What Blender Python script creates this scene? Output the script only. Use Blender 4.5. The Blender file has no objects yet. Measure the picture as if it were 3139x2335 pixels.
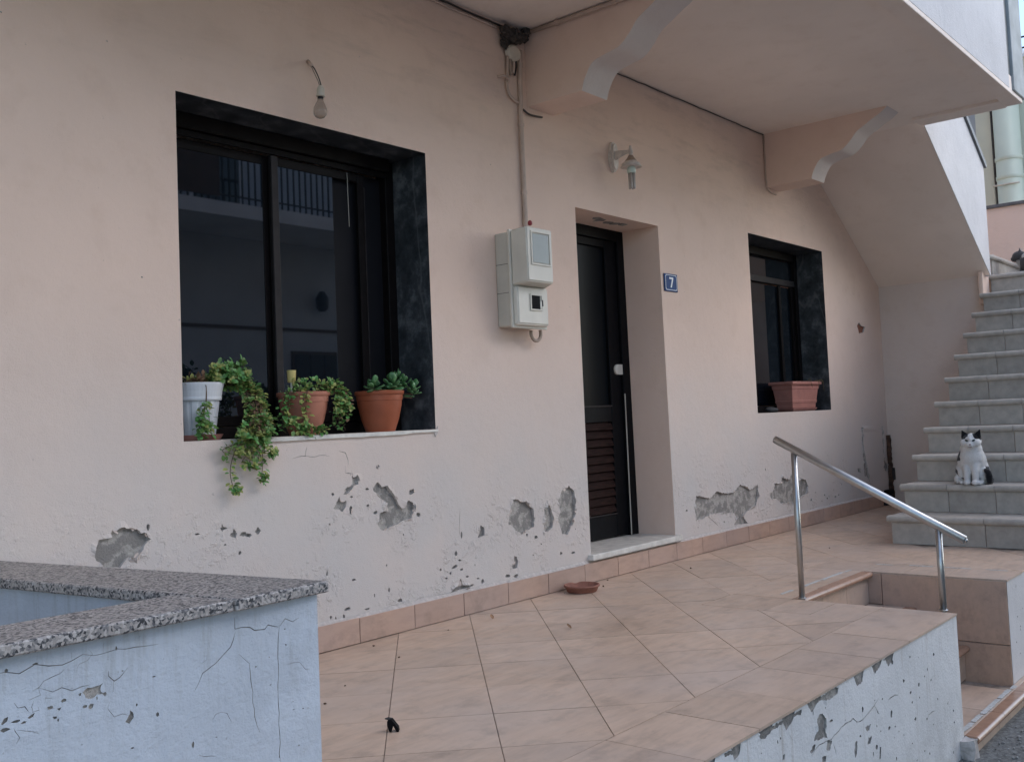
import bpy, bmesh, math, random
from mathutils import Vector, Matrix, noise
from mathutils.geometry import delaunay_2d_cdt
random.seed(7)
SC = bpy.context.scene
COL = SC.collection
R = math.radians

# ------------------------------------------------------------------ camera
cam = bpy.data.objects.new('camera', bpy.data.cameras.new('camera'))
COL.objects.link(cam)
cr_ = Vector((0.64033756, -0.76692329, -0.04238488))
cu_ = Vector((-0.01560852, -0.06816307, 0.99755209))
cf_ = Vector((0.76793501, 0.6381085, 0.05561792))
m = Matrix((cr_, cu_, -cf_)).transposed().to_4x4()
m.translation = (0, 0, 1)
cam.matrix_world = m
cam.data.sensor_width = 36
cam.data.lens = 35.227
cam.data.shift_x = -0.00154
cam.data.shift_y = -0.01666
cam.data.clip_start = 0.05
cam.data.clip_end = 2000
SC.camera = cam

# ------------------------------------------------------------------ light
SUN_EL, SUN_AZ = R(40), math.atan2(0.6, -0.8)      # towards the street and to the right
world = bpy.data.worlds.new('World')
SC.world = world
world.use_nodes = True
wn = world.node_tree
bg = wn.nodes['Background']
sky = wn.nodes.new('ShaderNodeTexSky')
sky.sky_type = 'NISHITA'
sky.sun_disc = False
sky.sun_elevation = SUN_EL
sky.sun_rotation = SUN_AZ
sky.air_density = 1.0
sky.dust_density = 1.0
sky.ozone_density = 1.0
wn.links.new(sky.outputs[0], bg.inputs[0])
bg.inputs[1].default_value = 0.15
sun = bpy.data.objects.new('sun', bpy.data.lights.new('sun', 'SUN'))
COL.objects.link(sun)
sun.data.energy = 0.5
sun.data.angle = R(110)
sun.data.color = (1.0, 0.96, 0.90)
sd = Vector((math.sin(SUN_AZ) * math.cos(SUN_EL), math.cos(SUN_AZ) * math.cos(SUN_EL), math.sin(SUN_EL)))
sun.rotation_euler = sd.to_track_quat('Z', 'Y').to_euler()
vs = SC.view_settings
vs.view_transform = 'Standard'
vs.look = 'None'
vs.gamma = 1
vs.use_curve_mapping = False
vs.exposure = 1.14

# ------------------------------------------------------------------ materials
def nt(name):
    mt = bpy.data.materials.new(name)
    mt.use_nodes = True
    t = mt.node_tree
    return mt, t, t.nodes['Principled BSDF']

def nd(t, typ, **kw):
    n = t.nodes.new(typ)
    for k, v in kw.items():
        if k.startswith('i_'):
            n.inputs[k[2:].replace('_', ' ')].default_value = v
        else:
            setattr(n, k, v)
    return n

def coords(t, scale=(1, 1, 1), rot=(0, 0, 0)):
    tc = nd(t, 'ShaderNodeTexCoord')
    mp = nd(t, 'ShaderNodeMapping')
    mp.inputs['Scale'].default_value = scale
    mp.inputs['Rotation'].default_value = rot
    t.links.new(tc.outputs['Object'], mp.inputs[0])
    return mp.outputs[0]

def noi(t, vec, scale, detail=4, rough=0.55):
    n = nd(t, 'ShaderNodeTexNoise')
    n.inputs['Scale'].default_value = scale
    n.inputs['Detail'].default_value = detail
    n.inputs['Roughness'].default_value = rough
    t.links.new(vec, n.inputs['Vector'])
    return n.outputs['Fac']

def ramp(t, fac, stops):
    r = nd(t, 'ShaderNodeValToRGB')
    e = r.color_ramp.elements
    while len(e) < len(stops):
        e.new(0.5)
    for i, (p, c) in enumerate(stops):
        e[i].position = p
        e[i].color = (c[0], c[1], c[2], 1) if len(c) == 3 else c
    t.links.new(fac, r.inputs[0])
    return r.outputs[0]

def mixc(t, a, b, fac, mode='MIX'):
    m_ = nd(t, 'ShaderNodeMix', data_type='RGBA', blend_type=mode)
    for sock, v in ((m_.inputs[6], a), (m_.inputs[7], b), (m_.inputs[0], fac)):
        if hasattr(v, 'links'):
            t.links.new(v, sock)
        elif isinstance(v, (int, float)):
            sock.default_value = v
        else:
            sock.default_value = (v[0], v[1], v[2], 1)
    return m_.outputs[2]

def mth(t, op, a, b=0.0, clamp=False):
    m_ = nd(t, 'ShaderNodeMath', operation=op)
    m_.use_clamp = clamp
    for i, v in enumerate((a, b)):
        if hasattr(v, 'links'):
            t.links.new(v, m_.inputs[i])
        else:
            m_.inputs[i].default_value = v
    return m_.outputs[0]

def bump(t, b, heights):
    prev = None
    for h, st, dist in heights:
        n = nd(t, 'ShaderNodeBump')
        n.inputs['Strength'].default_value = st
        n.inputs['Distance'].default_value = dist
        t.links.new(h, n.inputs['Height'])
        if prev is not None:
            t.links.new(prev, n.inputs['Normal'])
        prev = n.outputs[0]
    t.links.new(prev, b.inputs['Normal'])

def sc3(c, k):
    return (c[0] * k, c[1] * k, c[2] * k)

def simple(name, c, rough=0.6, var=0.12, vs_=12, bs=0, bd=0.001, metal=0.0, spec=0.4, objvar=0.0, stretch=(1, 1, 1)):
    mt, t, b = nt(name)
    v = coords(t, stretch)
    f = noi(t, v, vs_)
    col = ramp(t, f, [(0.3, sc3(c, 1 - var)), (0.7, sc3(c, 1 + var))])
    if objvar:
        oi = nd(t, 'ShaderNodeObjectInfo')
        k = mth(t, 'ADD', mth(t, 'MULTIPLY', oi.outputs['Random'], 2 * objvar), 1 - objvar)
        h = nd(t, 'ShaderNodeHueSaturation')
        t.links.new(col, h.inputs['Color'])
        t.links.new(k, h.inputs['Value'])
        col = h.outputs[0]
    t.links.new(col, b.inputs['Base Color'])
    b.inputs['Roughness'].default_value = rough
    b.inputs['Metallic'].default_value = metal
    b.inputs['Specular IOR Level'].default_value = spec
    if bs:
        bump(t, b, [(noi(t, v, bs, 5), 0.6, bd)])
    return mt

def zmask(t, z_hi, z_lo, axis='Z'):
    tc = nd(t, 'ShaderNodeTexCoord')
    sp = nd(t, 'ShaderNodeSeparateXYZ')
    t.links.new(tc.outputs['Object'], sp.inputs[0])
    mr = nd(t, 'ShaderNodeMapRange')
    mr.interpolation_type = 'SMOOTHSTEP'
    t.links.new(sp.outputs[axis], mr.inputs[0])
    mr.inputs[1].default_value = z_hi
    mr.inputs[2].default_value = z_lo
    return mr.outputs[0]

def plaster_mat(name, c, blister=True):
    mt, t, b = nt(name)
    v = coords(t)
    big = noi(t, v, 0.9, 3)
    mid = noi(t, v, 5.5, 6, 0.65)
    col = ramp(t, big, [(0.3, sc3(c, 0.93)), (0.72, sc3(c, 1.06))])
    col = mixc(t, col, (c[0] * 0.80, c[1] * 0.74, c[2] * 0.68), ramp(t, mid, [(0.52, (0, 0, 0)), (0.80, (0.35, 0.35, 0.35))]))
    if blister:
        # pale below, warmer above: damp-washed paint plus warm bounce light put into the colour, scattered specks, salt bloom
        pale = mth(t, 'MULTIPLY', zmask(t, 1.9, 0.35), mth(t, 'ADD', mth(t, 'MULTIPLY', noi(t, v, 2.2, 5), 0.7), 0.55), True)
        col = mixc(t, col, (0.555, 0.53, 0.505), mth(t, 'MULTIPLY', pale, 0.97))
        # grime trails across the upper wall, drawn out along the wall
        st = noi(t, coords(t, (1.1, 1, 5.5), (0, R(-9), 0)), 2.4, 6, 0.7)
        gr = mth(t, 'MULTIPLY', zmask(t, 2.2, 3.2), ramp(t, st, [(0.5, (0, 0, 0)), (0.78, (1, 1, 1))]))
        col = mixc(t, col, (0.26, 0.2, 0.16), mth(t, 'MULTIPLY', gr, 0.32))
        sp = noi(t, v, 38, 2)
        col = mixc(t, col, (0.2, 0.16, 0.14), mth(t, 'MULTIPLY', ramp(t, sp, [(0.76, (0, 0, 0)), (0.8, (1, 1, 1))]), 0.35))
    t.links.new(col, b.inputs['Base Color'])
    b.inputs['Roughness'].default_value = 0.85
    b.inputs['Specular IOR Level'].default_value = 0.25
    hs = [(noi(t, v, 190, 4, 0.6), 0.75, 0.0022), (noi(t, v, 22, 5, 0.6), 0.6, 0.0045)]
    if blister:
        bl = mth(t, 'MULTIPLY', mth(t, 'MULTIPLY', zmask(t, 0.85, 0.45), ramp(t, noi(t, v, 34, 4, 0.6), [(0.5, (0, 0, 0)), (0.68, (1, 1, 1))])),
                 ramp(t, noi(t, v, 4.5, 3), [(0.42, (0, 0, 0)), (0.6, (1, 1, 1))]))
        hs.append((bl, 0.8, 0.006))
    bump(t, b, hs)
    return mt

def white_mat(name, c, streak=True, top=0.0, low=-0.6, drip=False):
    mt, t, b = nt(name)
    v = coords(t)
    col = ramp(t, noi(t, v, 2.2, 5), [(0.3, sc3(c, 0.9)), (0.7, sc3(c, 1.05))])
    if streak:
        s1 = noi(t, coords(t, (16, 16, 0.9)), 1.6, 5, 0.7)
        sm = mth(t, 'MULTIPLY', ramp(t, s1, [(0.56, (0, 0, 0)), (0.82, (1, 1, 1))]), mth(t, 'ADD', mth(t, 'MULTIPLY', zmask(t, low, top), 0.75), 0.15))
        col = mixc(t, col, (0.32, 0.26, 0.2), sm)
        g = mth(t, 'MULTIPLY', zmask(t, low + 0.35, low - 0.1), ramp(t, noi(t, v, 9, 6, 0.7), [(0.4, (0, 0, 0)), (0.7, (1, 1, 1))]))
        col = mixc(t, col, (0.28, 0.27, 0.25), mth(t, 'MULTIPLY', g, 0.6))
    if drip:
        # sooty drip marks below the coping and chalky worn areas
        d1 = noi(t, coords(t, (22, 22, 2.2)), 1.5, 6, 0.72)
        dm = mth(t, 'MULTIPLY', ramp(t, d1, [(0.5, (0, 0, 0)), (0.75, (1, 1, 1))]), zmask(t, low, top))
        col = mixc(t, col, (0.25, 0.24, 0.22), mth(t, 'MULTIPLY', dm, 0.55))
        ch = ramp(t, noi(t, v, 5.5, 6, 0.7), [(0.5, (0, 0, 0)), (0.66, (1, 1, 1))])
        col = mixc(t, col, sc3(c, 1.16), mth(t, 'MULTIPLY', ch, 0.6))
        sk = ramp(t, noi(t, v, 75, 2), [(0.72, (0, 0, 0)), (0.76, (1, 1, 1))])
        col = mixc(t, col, (0.22, 0.22, 0.22), mth(t, 'MULTIPLY', sk, 0.5))
    t.links.new(col, b.inputs['Base Color'])
    b.inputs['Roughness'].default_value = 0.75
    b.inputs['Specular IOR Level'].default_value = 0.3
    bump(t, b, [(noi(t, v, 90, 5, 0.6), 0.7, 0.004), (noi(t, v, 14, 5), 0.6, 0.008)])
    return mt

def granite_mat():
    mt, t, b = nt('granite')
    v = coords(t)
    vo = nd(t, 'ShaderNodeTexVoronoi')
    vo.inputs['Scale'].default_value = 165
    vo.inputs['Randomness'].default_value = 1.0
    t.links.new(v, vo.inputs['Vector'])
    sep = nd(t, 'ShaderNodeSeparateColor')
    t.links.new(vo.outputs['Color'], sep.inputs[0])
    f2 = mth(t, 'ADD', mth(t, 'MULTIPLY', sep.outputs[0], 0.62), mth(t, 'MULTIPLY', noi(t, v, 190, 3), 0.42))
    col = ramp(t, f2, [(0.26, (0.03, 0.032, 0.036)), (0.36, (0.12, 0.12, 0.125)), (0.48, (0.25, 0.24, 0.23)), (0.64, (0.34, 0.31, 0.285)), (0.86, (0.46, 0.44, 0.42))])
    t.links.new(col, b.inputs['Base Color'])
    b.inputs['Roughness'].default_value = 0.55
    bump(t, b, [(noi(t, v, 120, 4), 0.3, 0.0008)])
    return mt

def tile_mat(name, c, ang=0.0):
    mt, t, b = nt(name)
    oi = nd(t, 'ShaderNodeObjectInfo')
    tc = nd(t, 'ShaderNodeTexCoord')
    ad = nd(t, 'ShaderNodeVectorMath', operation='ADD')
    cb = nd(t, 'ShaderNodeCombineXYZ')
    t.links.new(mth(t, 'MULTIPLY', oi.outputs['Random'], 37), cb.inputs[0])
    t.links.new(mth(t, 'MULTIPLY', oi.outputs['Random'], 17), cb.inputs[2])
    t.links.new(tc.outputs['Object'], ad.inputs[0])
    t.links.new(cb.outputs[0], ad.inputs[1])
    mp = nd(t, 'ShaderNodeMapping')
    mp.inputs['Rotation'].default_value = (0, 0, ang)
    mp.inputs['Scale'].default_value = (3, 16, 10)
    t.links.new(ad.outputs[0], mp.inputs[0])
    st = noi(t, mp.outputs[0], 1.6, 6, 0.65)
    col = ramp(t, st, [(0.28, sc3(c, 0.80)), (0.5, c), (0.75, sc3(c, 1.15))])
    v = coords(t)
    col = mixc(t, col, (c[0] * 0.9, c[1] * 0.98, c[2] * 1.1), ramp(t, noi(t, v, 1.4, 4), [(0.4, (0, 0, 0)), (0.7, (0.8, 0.8, 0.8))]))
    dirt = ramp(t, noi(t, v, 7, 6, 0.7), [(0.52, (0, 0, 0)), (0.8, (0.6, 0.6, 0.6))])
    col = mixc(t, col, (0.2, 0.155, 0.125), dirt)
    h = nd(t, 'ShaderNodeHueSaturation')
    t.links.new(col, h.inputs['Color'])
    t.links.new(mth(t, 'ADD', mth(t, 'MULTIPLY', oi.outputs['Random'], 0.14), 0.93), h.inputs['Value'])
    t.links.new(h.outputs[0], b.inputs['Base Color'])
    rg = ramp(t, noi(t, v, 9, 5), [(0.3, (0.28, 0.28, 0.28)), (0.75, (0.52, 0.52, 0.52))])
    t.links.new(rg, b.inputs['Roughness'])
    b.inputs['Specular IOR Level'].default_value = 0.45
    bump(t, b, [(noi(t, v, 160, 3), 0.35, 0.0008)])
    return mt

def marble_dark():
    mt, t, b = nt('black_marble')
    v = coords(t)
    n1 = noi(t, v, 9, 8, 0.7)
    col = ramp(t, n1, [(0.35, (0.014, 0.018, 0.022)), (0.52, (0.05, 0.056, 0.063)), (0.68, (0.15, 0.16, 0.17))])
    vein = nd(t, 'ShaderNodeTexWave')
    vein.inputs['Scale'].default_value = 1.3
    vein.inputs['Distortion'].default_value = 9
    vein.inputs['Detail'].default_value = 4
    t.links.new(coords(t, (1, 1.5, 0.6), (0, R(20), R(30))), vein.inputs['Vector'])
    col = mixc(t, col, (0.16, 0.165, 0.17), ramp(t, vein.outputs['Fac'], [(0.985, (0, 0, 0)), (0.999, (0.4, 0.4, 0.4))]))
    t.links.new(col, b.inputs['Base Color'])
    b.inputs['Roughness'].default_value = 0.42
    bump(t, b, [(n1, 0.3, 0.003)])
    return mt

def attr_mat(name, rough=0.7, spec=0.3, sheen=0.0, bs=0):
    mt, t, b = nt(name)
    a = nd(t, 'ShaderNodeAttribute', attribute_name='col')
    col = a.outputs['Color']
    if bs:
        v = coords(t)
        f = noi(t, v, bs, 4, 0.7)
        k = nd(t, 'ShaderNodeHueSaturation')
        t.links.new(col, k.inputs['Color'])
        t.links.new(mth(t, 'ADD', mth(t, 'MULTIPLY', f, 0.4), 0.8), k.inputs['Value'])
        col = k.outputs[0]
        bump(t, b, [(f, 0.7, 0.0025)])
    t.links.new(col, b.inputs['Base Color'])
    b.inputs['Roughness'].default_value = rough
    b.inputs['Specular IOR Level'].default_value = spec
    b.inputs['Sheen Weight'].default_value = sheen
    return mt

M = {}
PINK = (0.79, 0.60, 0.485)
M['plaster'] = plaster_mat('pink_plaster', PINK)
M['plaster2'] = plaster_mat('pink_plaster_plain', (0.84, 0.645, 0.535), False)
M['soffit'] = plaster_mat('soffit_plaster', (0.91, 0.80, 0.71), False)
mt, t, b = nt('bare_cement')
v = coords(t)
c1_ = ramp(t, noi(t, v, 60, 6, 0.7), [(0.3, (0.30, 0.285, 0.26)), (0.7, (0.50, 0.47, 0.43))])
c2_ = mixc(t, c1_, (0.24, 0.23, 0.215), ramp(t, noi(t, v, 13, 5, 0.65), [(0.47, (0, 0, 0)), (0.53, (0.9, 0.9, 0.9))]))
t.links.new(c2_, b.inputs['Base Color'])
b.inputs['Roughness'].default_value = 0.95
b.inputs['Specular IOR Level'].default_value = 0.1
bump(t, b, [(noi(t, v, 120, 5, 0.7), 0.9, 0.006), (noi(t, v, 13, 5, 0.65), 0.8, 0.012)])
M['cement'] = mt
M['white'] = white_mat('white_wall_paint', (0.72, 0.72, 0.71), True, 0.0, -0.6)
M['white_clean'] = white_mat('white_parapet_paint', (0.62, 0.61, 0.61), False)
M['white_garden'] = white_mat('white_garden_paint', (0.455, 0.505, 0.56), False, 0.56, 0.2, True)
M['granite'] = granite_mat()
TILE = (0.56, 0.41, 0.305)
M['tile45'] = tile_mat('terrace_tile', TILE, R(45))
M['tile'] = tile_mat('border_tile', sc3(TILE, 1.0), 0)
M['skirt'] = tile_mat('skirting_tile', (0.47, 0.32, 0.245), 0)
M['stairtile'] = simple('grey_stair_tile', (0.42, 0.385, 0.34), 0.75, 0.14, 16, 90, 0.0015, objvar=0.10)
M['grout'] = simple('grout', (0.33, 0.265, 0.215), 0.95, 0.3, 20)
M['bmarble'] = marble_dark()
M['wmarble'] = simple('white_marble', (0.62, 0.60, 0.55), 0.4, 0.2, 14, 60, 0.001)
M['gmarble'] = simple('grey_marble', (0.13, 0.135, 0.14), 0.5, 0.25, 12, 60, 0.001)
M['alu'] = simple('brown_aluminium', (0.0075, 0.006, 0.006), 0.5, 0.2, 20, spec=0.1)
M['alu2'] = simple('grey_brown_aluminium', (0.030, 0.026, 0.026), 0.5, 0.2, 20, spec=0.15)
M['doorpaint'] = simple('dark_door_paint', (0.0045, 0.005, 0.0065), 0.5, 0.35, 30, spec=0.1)
M['wood'] = simple('brown_wood', (0.020, 0.0095, 0.008), 0.7, 0.6, 6, 40, 0.001, stretch=(2, 2, 22), spec=0.08)
M['steel'] = simple('stainless_steel', (0.50, 0.495, 0.48), 0.36, 0.08, 30, metal=1.0)
M['meter'] = simple('meter_plastic', (0.67, 0.635, 0.55), 0.45, 0.07, 6)
M['meterback'] = simple('meter_back_plastic', (0.56, 0.53, 0.46), 0.55, 0.1, 6)
M['rubber'] = simple('beige_hose', (0.36, 0.28, 0.22), 0.6, 0.15, 20)
M['black'] = simple('black_plastic', (0.006, 0.006, 0.007), 0.7, 0.2, 20, spec=0.1)
M['cable'] = simple('dark_cable', (0.05, 0.042, 0.038), 0.6, 0.3, 20)
M['conduit'] = simple('painted_conduit', (0.56, 0.43, 0.35), 0.6, 0.12, 14)
M['nest'] = simple('dried_mud', (0.07, 0.06, 0.052), 1.0, 0.5, 60, 90, 0.01)
M['cream'] = simple('cream_plastic', (0.62, 0.56, 0.46), 0.5, 0.1, 20)
M['lampwhite'] = simple('lamp_enamel', (0.60, 0.53, 0.47), 0.4, 0.14, 40)
M['lampgold'] = simple('aged_enamel', (0.28, 0.20, 0.15), 0.45, 0.2, 40)
M['bulbgreen'] = simple('bulb_base', (0.55, 0.62, 0.54), 0.4, 0.05, 20)
M['tubeglass'] = simple('bulb_tube', (0.42, 0.37, 0.33), 0.12, 0.05, 20, spec=0.8)
M['blue'] = simple('blue_enamel', (0.010, 0.046, 0.16), 0.5, 0.1, 20, spec=0.15)
M['numwhite'] = simple('white_enamel', (0.72, 0.74, 0.76), 0.35, 0.05, 20)
M['potwhite'] = simple('white_pot_plastic', (0.62, 0.64, 0.66), 0.5, 0.12, 10)
M['terra1'] = simple('faded_terracotta_plastic', (0.42, 0.17, 0.11), 0.6, 0.14, 9)
M['terra2'] = simple('terracotta_plastic', (0.36, 0.10, 0.045), 0.5, 0.14, 9)
M['terra3'] = simple('pinkish_terracotta_plastic', (0.40, 0.175, 0.14), 0.55, 0.15, 9)
M['clay'] = simple('clay_dish', (0.27, 0.12, 0.085), 0.8, 0.25, 25, 80, 0.001)
M['soil'] = simple('soil', (0.04, 0.028, 0.02), 1.0, 0.5, 60, 90, 0.005)
M['leaf1'] = simple('leaf_green', (0.13, 0.24, 0.06), 0.45, 0.3, 60, objvar=0.25)
M['leaf2'] = simple('leaf_bright', (0.12, 0.30, 0.08), 0.42, 0.3, 60, objvar=0.2)
M['leaf3'] = simple('leaf_yellow', (0.32, 0.35, 0.10), 0.5, 0.3, 60, objvar=0.25)
M['leaf4'] = simple('leaf_brown', (0.24, 0.14, 0.08), 0.8, 0.3, 60, objvar=0.3)
M['jade'] = simple('jade_leaf', (0.075, 0.18, 0.065), 0.32, 0.25, 40, objvar=0.2, spec=0.5)
M['stem'] = simple('stem_brown', (0.10, 0.065, 0.04), 0.8, 0.3, 40)
M['lampyellow'] = simple('yellow_lamp_plastic', (0.58, 0.47, 0.18), 0.45, 0.08, 20)
M['asphalt'] = simple('asphalt', (0.17, 0.17, 0.16), 0.95, 0.4, 40, 60, 0.02)
M['stone'] = simple('dark_stone', (0.035, 0.036, 0.038), 0.8, 0.3, 30)
M['tape'] = simple('worn_tape', (0.50, 0.50, 0.48), 0.7, 0.25, 60)
M['rust'] = simple('rusty_timber', (0.085, 0.05, 0.035), 0.95, 0.6, 24, 50, 0.008)
M['brick'] = simple('brick_red', (0.25, 0.10, 0.06), 0.9, 0.3, 30)
M['fur'] = attr_mat('cat_fur', 0.9, 0.1, 0.3, 140)
M['eye'] = simple('cat_eye', (0.03, 0.045, 0.035), 0.15, 0.1, 40)
M['catnose'] = simple('cat_nose', (0.22, 0.15, 0.15), 0.5, 0.1, 40)
M['pale'] = simple('pale_green_render', (0.66, 0.66, 0.54), 0.8, 0.06, 2)
M['pipe'] = simple('pale_green_pipe', (0.60, 0.64, 0.52), 0.45, 0.05, 3)
M['beige'] = simple('beige_render', (0.50, 0.53, 0.57), 0.85, 0.08, 2)
M['fascia'] = simple('fascia_render', (0.72, 0.74, 0.77), 0.85, 0.08, 2)
M['shutter'] = simple('brown_shutter', (0.09, 0.06, 0.045), 0.7, 0.2, 10)
M['iron'] = simple('black_iron', (0.015, 0.015, 0.016), 0.5, 0.2, 10)
M['patchy'] = simple('chalky_paint', (0.50, 0.46, 0.43), 0.95, 0.2, 40)

def glass_mat(name, base, ior, rough):
    mt, t, b = nt(name)
    v = coords(t)
    col = ramp(t, noi(t, v, 3), [(0.3, sc3(base, 0.8)), (0.7, sc3(base, 1.2))])
    t.links.new(col, b.inputs['Base Color'])
    b.inputs['Roughness'].default_value = rough
    b.inputs['IOR'].default_value = ior
    return mt
M['glass'] = glass_mat('dark_glass', (0.005, 0.008, 0.012), 1.8, 0.02)
M['doorglass'] = glass_mat('frosted_glass', (0.005, 0.007, 0.009), 1.15, 0.3)
M['net'] = glass_mat('insect_screen', (0.006, 0.0065, 0.009), 1.3, 0.6)
M['meterglass'] = glass_mat('meter_glass', (0.16, 0.19, 0.19), 1.5, 0.3)
mt, t, b = nt('frosted_bulb')
b.inputs['Base Color'].default_value = (0.58, 0.52, 0.46, 1)
b.inputs['Roughness'].default_value = 0.12
b.inputs['Transmission Weight'].default_value = 0.8
b.inputs['IOR'].default_value = 1.45
M['bulb'] = mt

# ------------------------------------------------------------------ helpers
WL = {}
def empty(name, loc, label=None, cat=None, group=None):
    o = bpy.data.objects.new(name, None)
    o.empty_display_size = 0.1
    COL.objects.link(o)
    o.location = loc
    WL[o.name] = Vector(loc)
    return tag(o, label, cat, group)

def tag(o, label=None, cat=None, group=None, kind=None):
    if label: o['label'] = label
    if cat: o['category'] = cat
    if group: o['group'] = group
    if kind: o['kind'] = kind
    return o

def link(name, me, parent=None, loc=None, rot=None, scale=None):
    o = bpy.data.objects.new(name, me)
    COL.objects.link(o)
    w = Vector(loc) if loc is not None else Vector((0, 0, 0))
    if parent is not None:
        o.parent = parent
        o.location = w - WL[parent.name]
    else:
        o.location = w
    WL[o.name] = w
    if rot is not None:
        o.rotation_euler = rot
    if scale is not None:
        o.scale = scale
    return o

def from_bm(name, bm, mat, parent=None, smooth=False, mats=None, **kw):
    me = bpy.data.meshes.new(name)
    bm.normal_update()
    bm.to_mesh(me)
    bm.free()
    for mm in (mats or [mat]):
        me.materials.append(M[mm] if isinstance(mm, str) else mm)
    if smooth:
        for p in me.polygons: p.use_smooth = True
    return link(name, me, parent, **kw)

def mesh(name, verts, faces, mat, parent=None, smooth=False, **kw):
    me = bpy.data.meshes.new(name)
    me.from_pydata([tuple(v) for v in verts], [], faces)
    me.validate()
    me.materials.append(M[mat])
    if smooth:
        for p in me.polygons: p.use_smooth = True
    return link(name, me, parent, **kw)

def add_box(bm, x0, x1, y0, y1, z0, z1, bev=0.0, seg=1):
    vs_ = [bm.verts.new((x, y, z)) for x in (x0, x1) for y in (y0, y1) for z in (z0, z1)]
    fs = [bm.faces.new([vs_[i] for i in q]) for q in ((0, 1, 3, 2), (4, 6, 7, 5), (0, 4, 5, 1), (2, 3, 7, 6), (0, 2, 6, 4), (1, 5, 7, 3))]
    if bev:
        es = list({e for f in fs for e in f.edges})
        bmesh.ops.bevel(bm, geom=es, offset=bev, segments=seg, affect='EDGES', profile=0.6)
    return bm

def box(name, x0, x1, y0, y1, z0, z1, mat, parent=None, bev=0.003, seg=1, smooth=False, **kw):
    return from_bm(name, add_box(bmesh.new(), x0, x1, y0, y1, z0, z1, bev, seg), mat, parent, smooth, **kw)

def boxes(name, lst, mat, parent=None, bev=0.003):
    bm = bmesh.new()
    for q in lst: add_box(bm, *q, bev)
    return from_bm(name, bm, mat, parent)

def add_prism(bm, pts, a0, a1, axis):
    def P3(u, v, a):
        return {'x': (a, u, v), 'y': (u, a, v), 'z': (u, v, a)}[axis]
    A = [bm.verts.new(P3(u, v, a0)) for u, v in pts]
    B = [bm.verts.new(P3(u, v, a1)) for u, v in pts]
    n = len(pts)
    fs = [bm.faces.new(A), bm.faces.new(B)]
    for i in range(n):
        fs.append(bm.faces.new((A[i], A[(i + 1) % n], B[(i + 1) % n], B[i])))
    bmesh.ops.recalc_face_normals(bm, faces=fs)
    return fs

def prism(name, pts, a0, a1, axis, mat, parent=None, bev=0.0, **kw):
    bm = bmesh.new()
    add_prism(bm, pts, a0, a1, axis)
    if bev:
        bmesh.ops.bevel(bm, geom=list(bm.edges), offset=bev, segments=1, affect='EDGES')
    return from_bm(name, bm, mat, parent, **kw)

def catmull(pts, n=6):
    P_ = [Vector(p) for p in pts]
    P_ = [P_[0] * 2 - P_[1]] + P_ + [P_[-1] * 2 - P_[-2]]
    out = []
    for i in range(1, len(P_) - 2):
        for k in range(n):
            s = k / n
            a, b_, c, d = P_[i - 1], P_[i], P_[i + 1], P_[i + 2]
            out.append(0.5 * ((2 * b_) + (c - a) * s + (2 * a - 5 * b_ + 4 * c - d) * s * s + (3 * b_ - a - 3 * c + d) * s ** 3))
    out.append(P_[-2])
    return out

def add_tube(bm, pts, rad, seg=8, caps=True):
    pts = [Vector(p) for p in pts]
    n = len(pts)
    rs = rad if isinstance(rad, (list, tuple)) else [rad] * n
    rings = []
    up = None
    for i, p in enumerate(pts):
        d = (pts[min(i + 1, n - 1)] - pts[max(i - 1, 0)]).normalized()
        if up is None:
            up = d.orthogonal().normalized()
        up = (up - d * up.dot(d))
        up = up.normalized() if up.length > 1e-5 else d.orthogonal().normalized()
        s = d.cross(up)
        rings.append([bm.verts.new(p + (up * math.cos(2 * math.pi * k / seg) + s * math.sin(2 * math.pi * k / seg)) * rs[i]) for k in range(seg)])
    for i in range(n - 1):
        for k in range(seg):
            bm.faces.new((rings[i][k], rings[i][(k + 1) % seg], rings[i + 1][(k + 1) % seg], rings[i + 1][k]))
    if caps:
        bm.faces.new(rings[0][::-1])
        bm.faces.new(rings[-1])
    return bm

def tube(name, pts, rad, mat, parent=None, seg=8, smooth=True, **kw):
    bm = add_tube(bmesh.new(), pts, rad, seg)
    bmesh.ops.recalc_face_normals(bm, faces=bm.faces)
    return from_bm(name, bm, mat, parent, smooth, **kw)

def add_lathe(bm, prof, c, seg=24, tilt=None):
    c = Vector(c)
    rings = []
    for r, z in prof:
        ring = []
        for k in range(seg):
            a = 2 * math.pi * k / seg
            v = Vector((r * math.cos(a), r * math.sin(a), z))
            if tilt: v = tilt @ v
            ring.append(bm.verts.new(c + v))
        rings.append(ring)
    for i in range(len(rings) - 1):
        for k in range(seg):
            bm.faces.new((rings[i][k], rings[i][(k + 1) % seg], rings[i + 1][(k + 1) % seg], rings[i + 1][k]))
    bm.faces.new(rings[0][::-1])
    bm.faces.new(rings[-1])
    bmesh.ops.recalc_face_normals(bm, faces=bm.faces)
    return bm

def lathe(name, prof, c, mat, parent=None, seg=24, smooth=True, tilt=None, **kw):
    o = from_bm(name, add_lathe(bmesh.new(), prof, c, seg, tilt), mat, parent, smooth, **kw)
    if smooth:
        o.data.set_sharp_from_angle(angle=R(40))
    return o

def add_ell(bm, c, r, sub=2, rot=None):
    res = bmesh.ops.create_icosphere(bm, subdivisions=sub, radius=1)
    mt_ = Matrix.Diagonal((r[0], r[1], r[2])).to_4x4()
    if rot is not None: mt_ = rot.to_4x4() @ mt_
    mt_ = Matrix.Translation(c) @ mt_
    bmesh.ops.transform(bm, matrix=mt_, verts=res['verts'])

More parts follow.
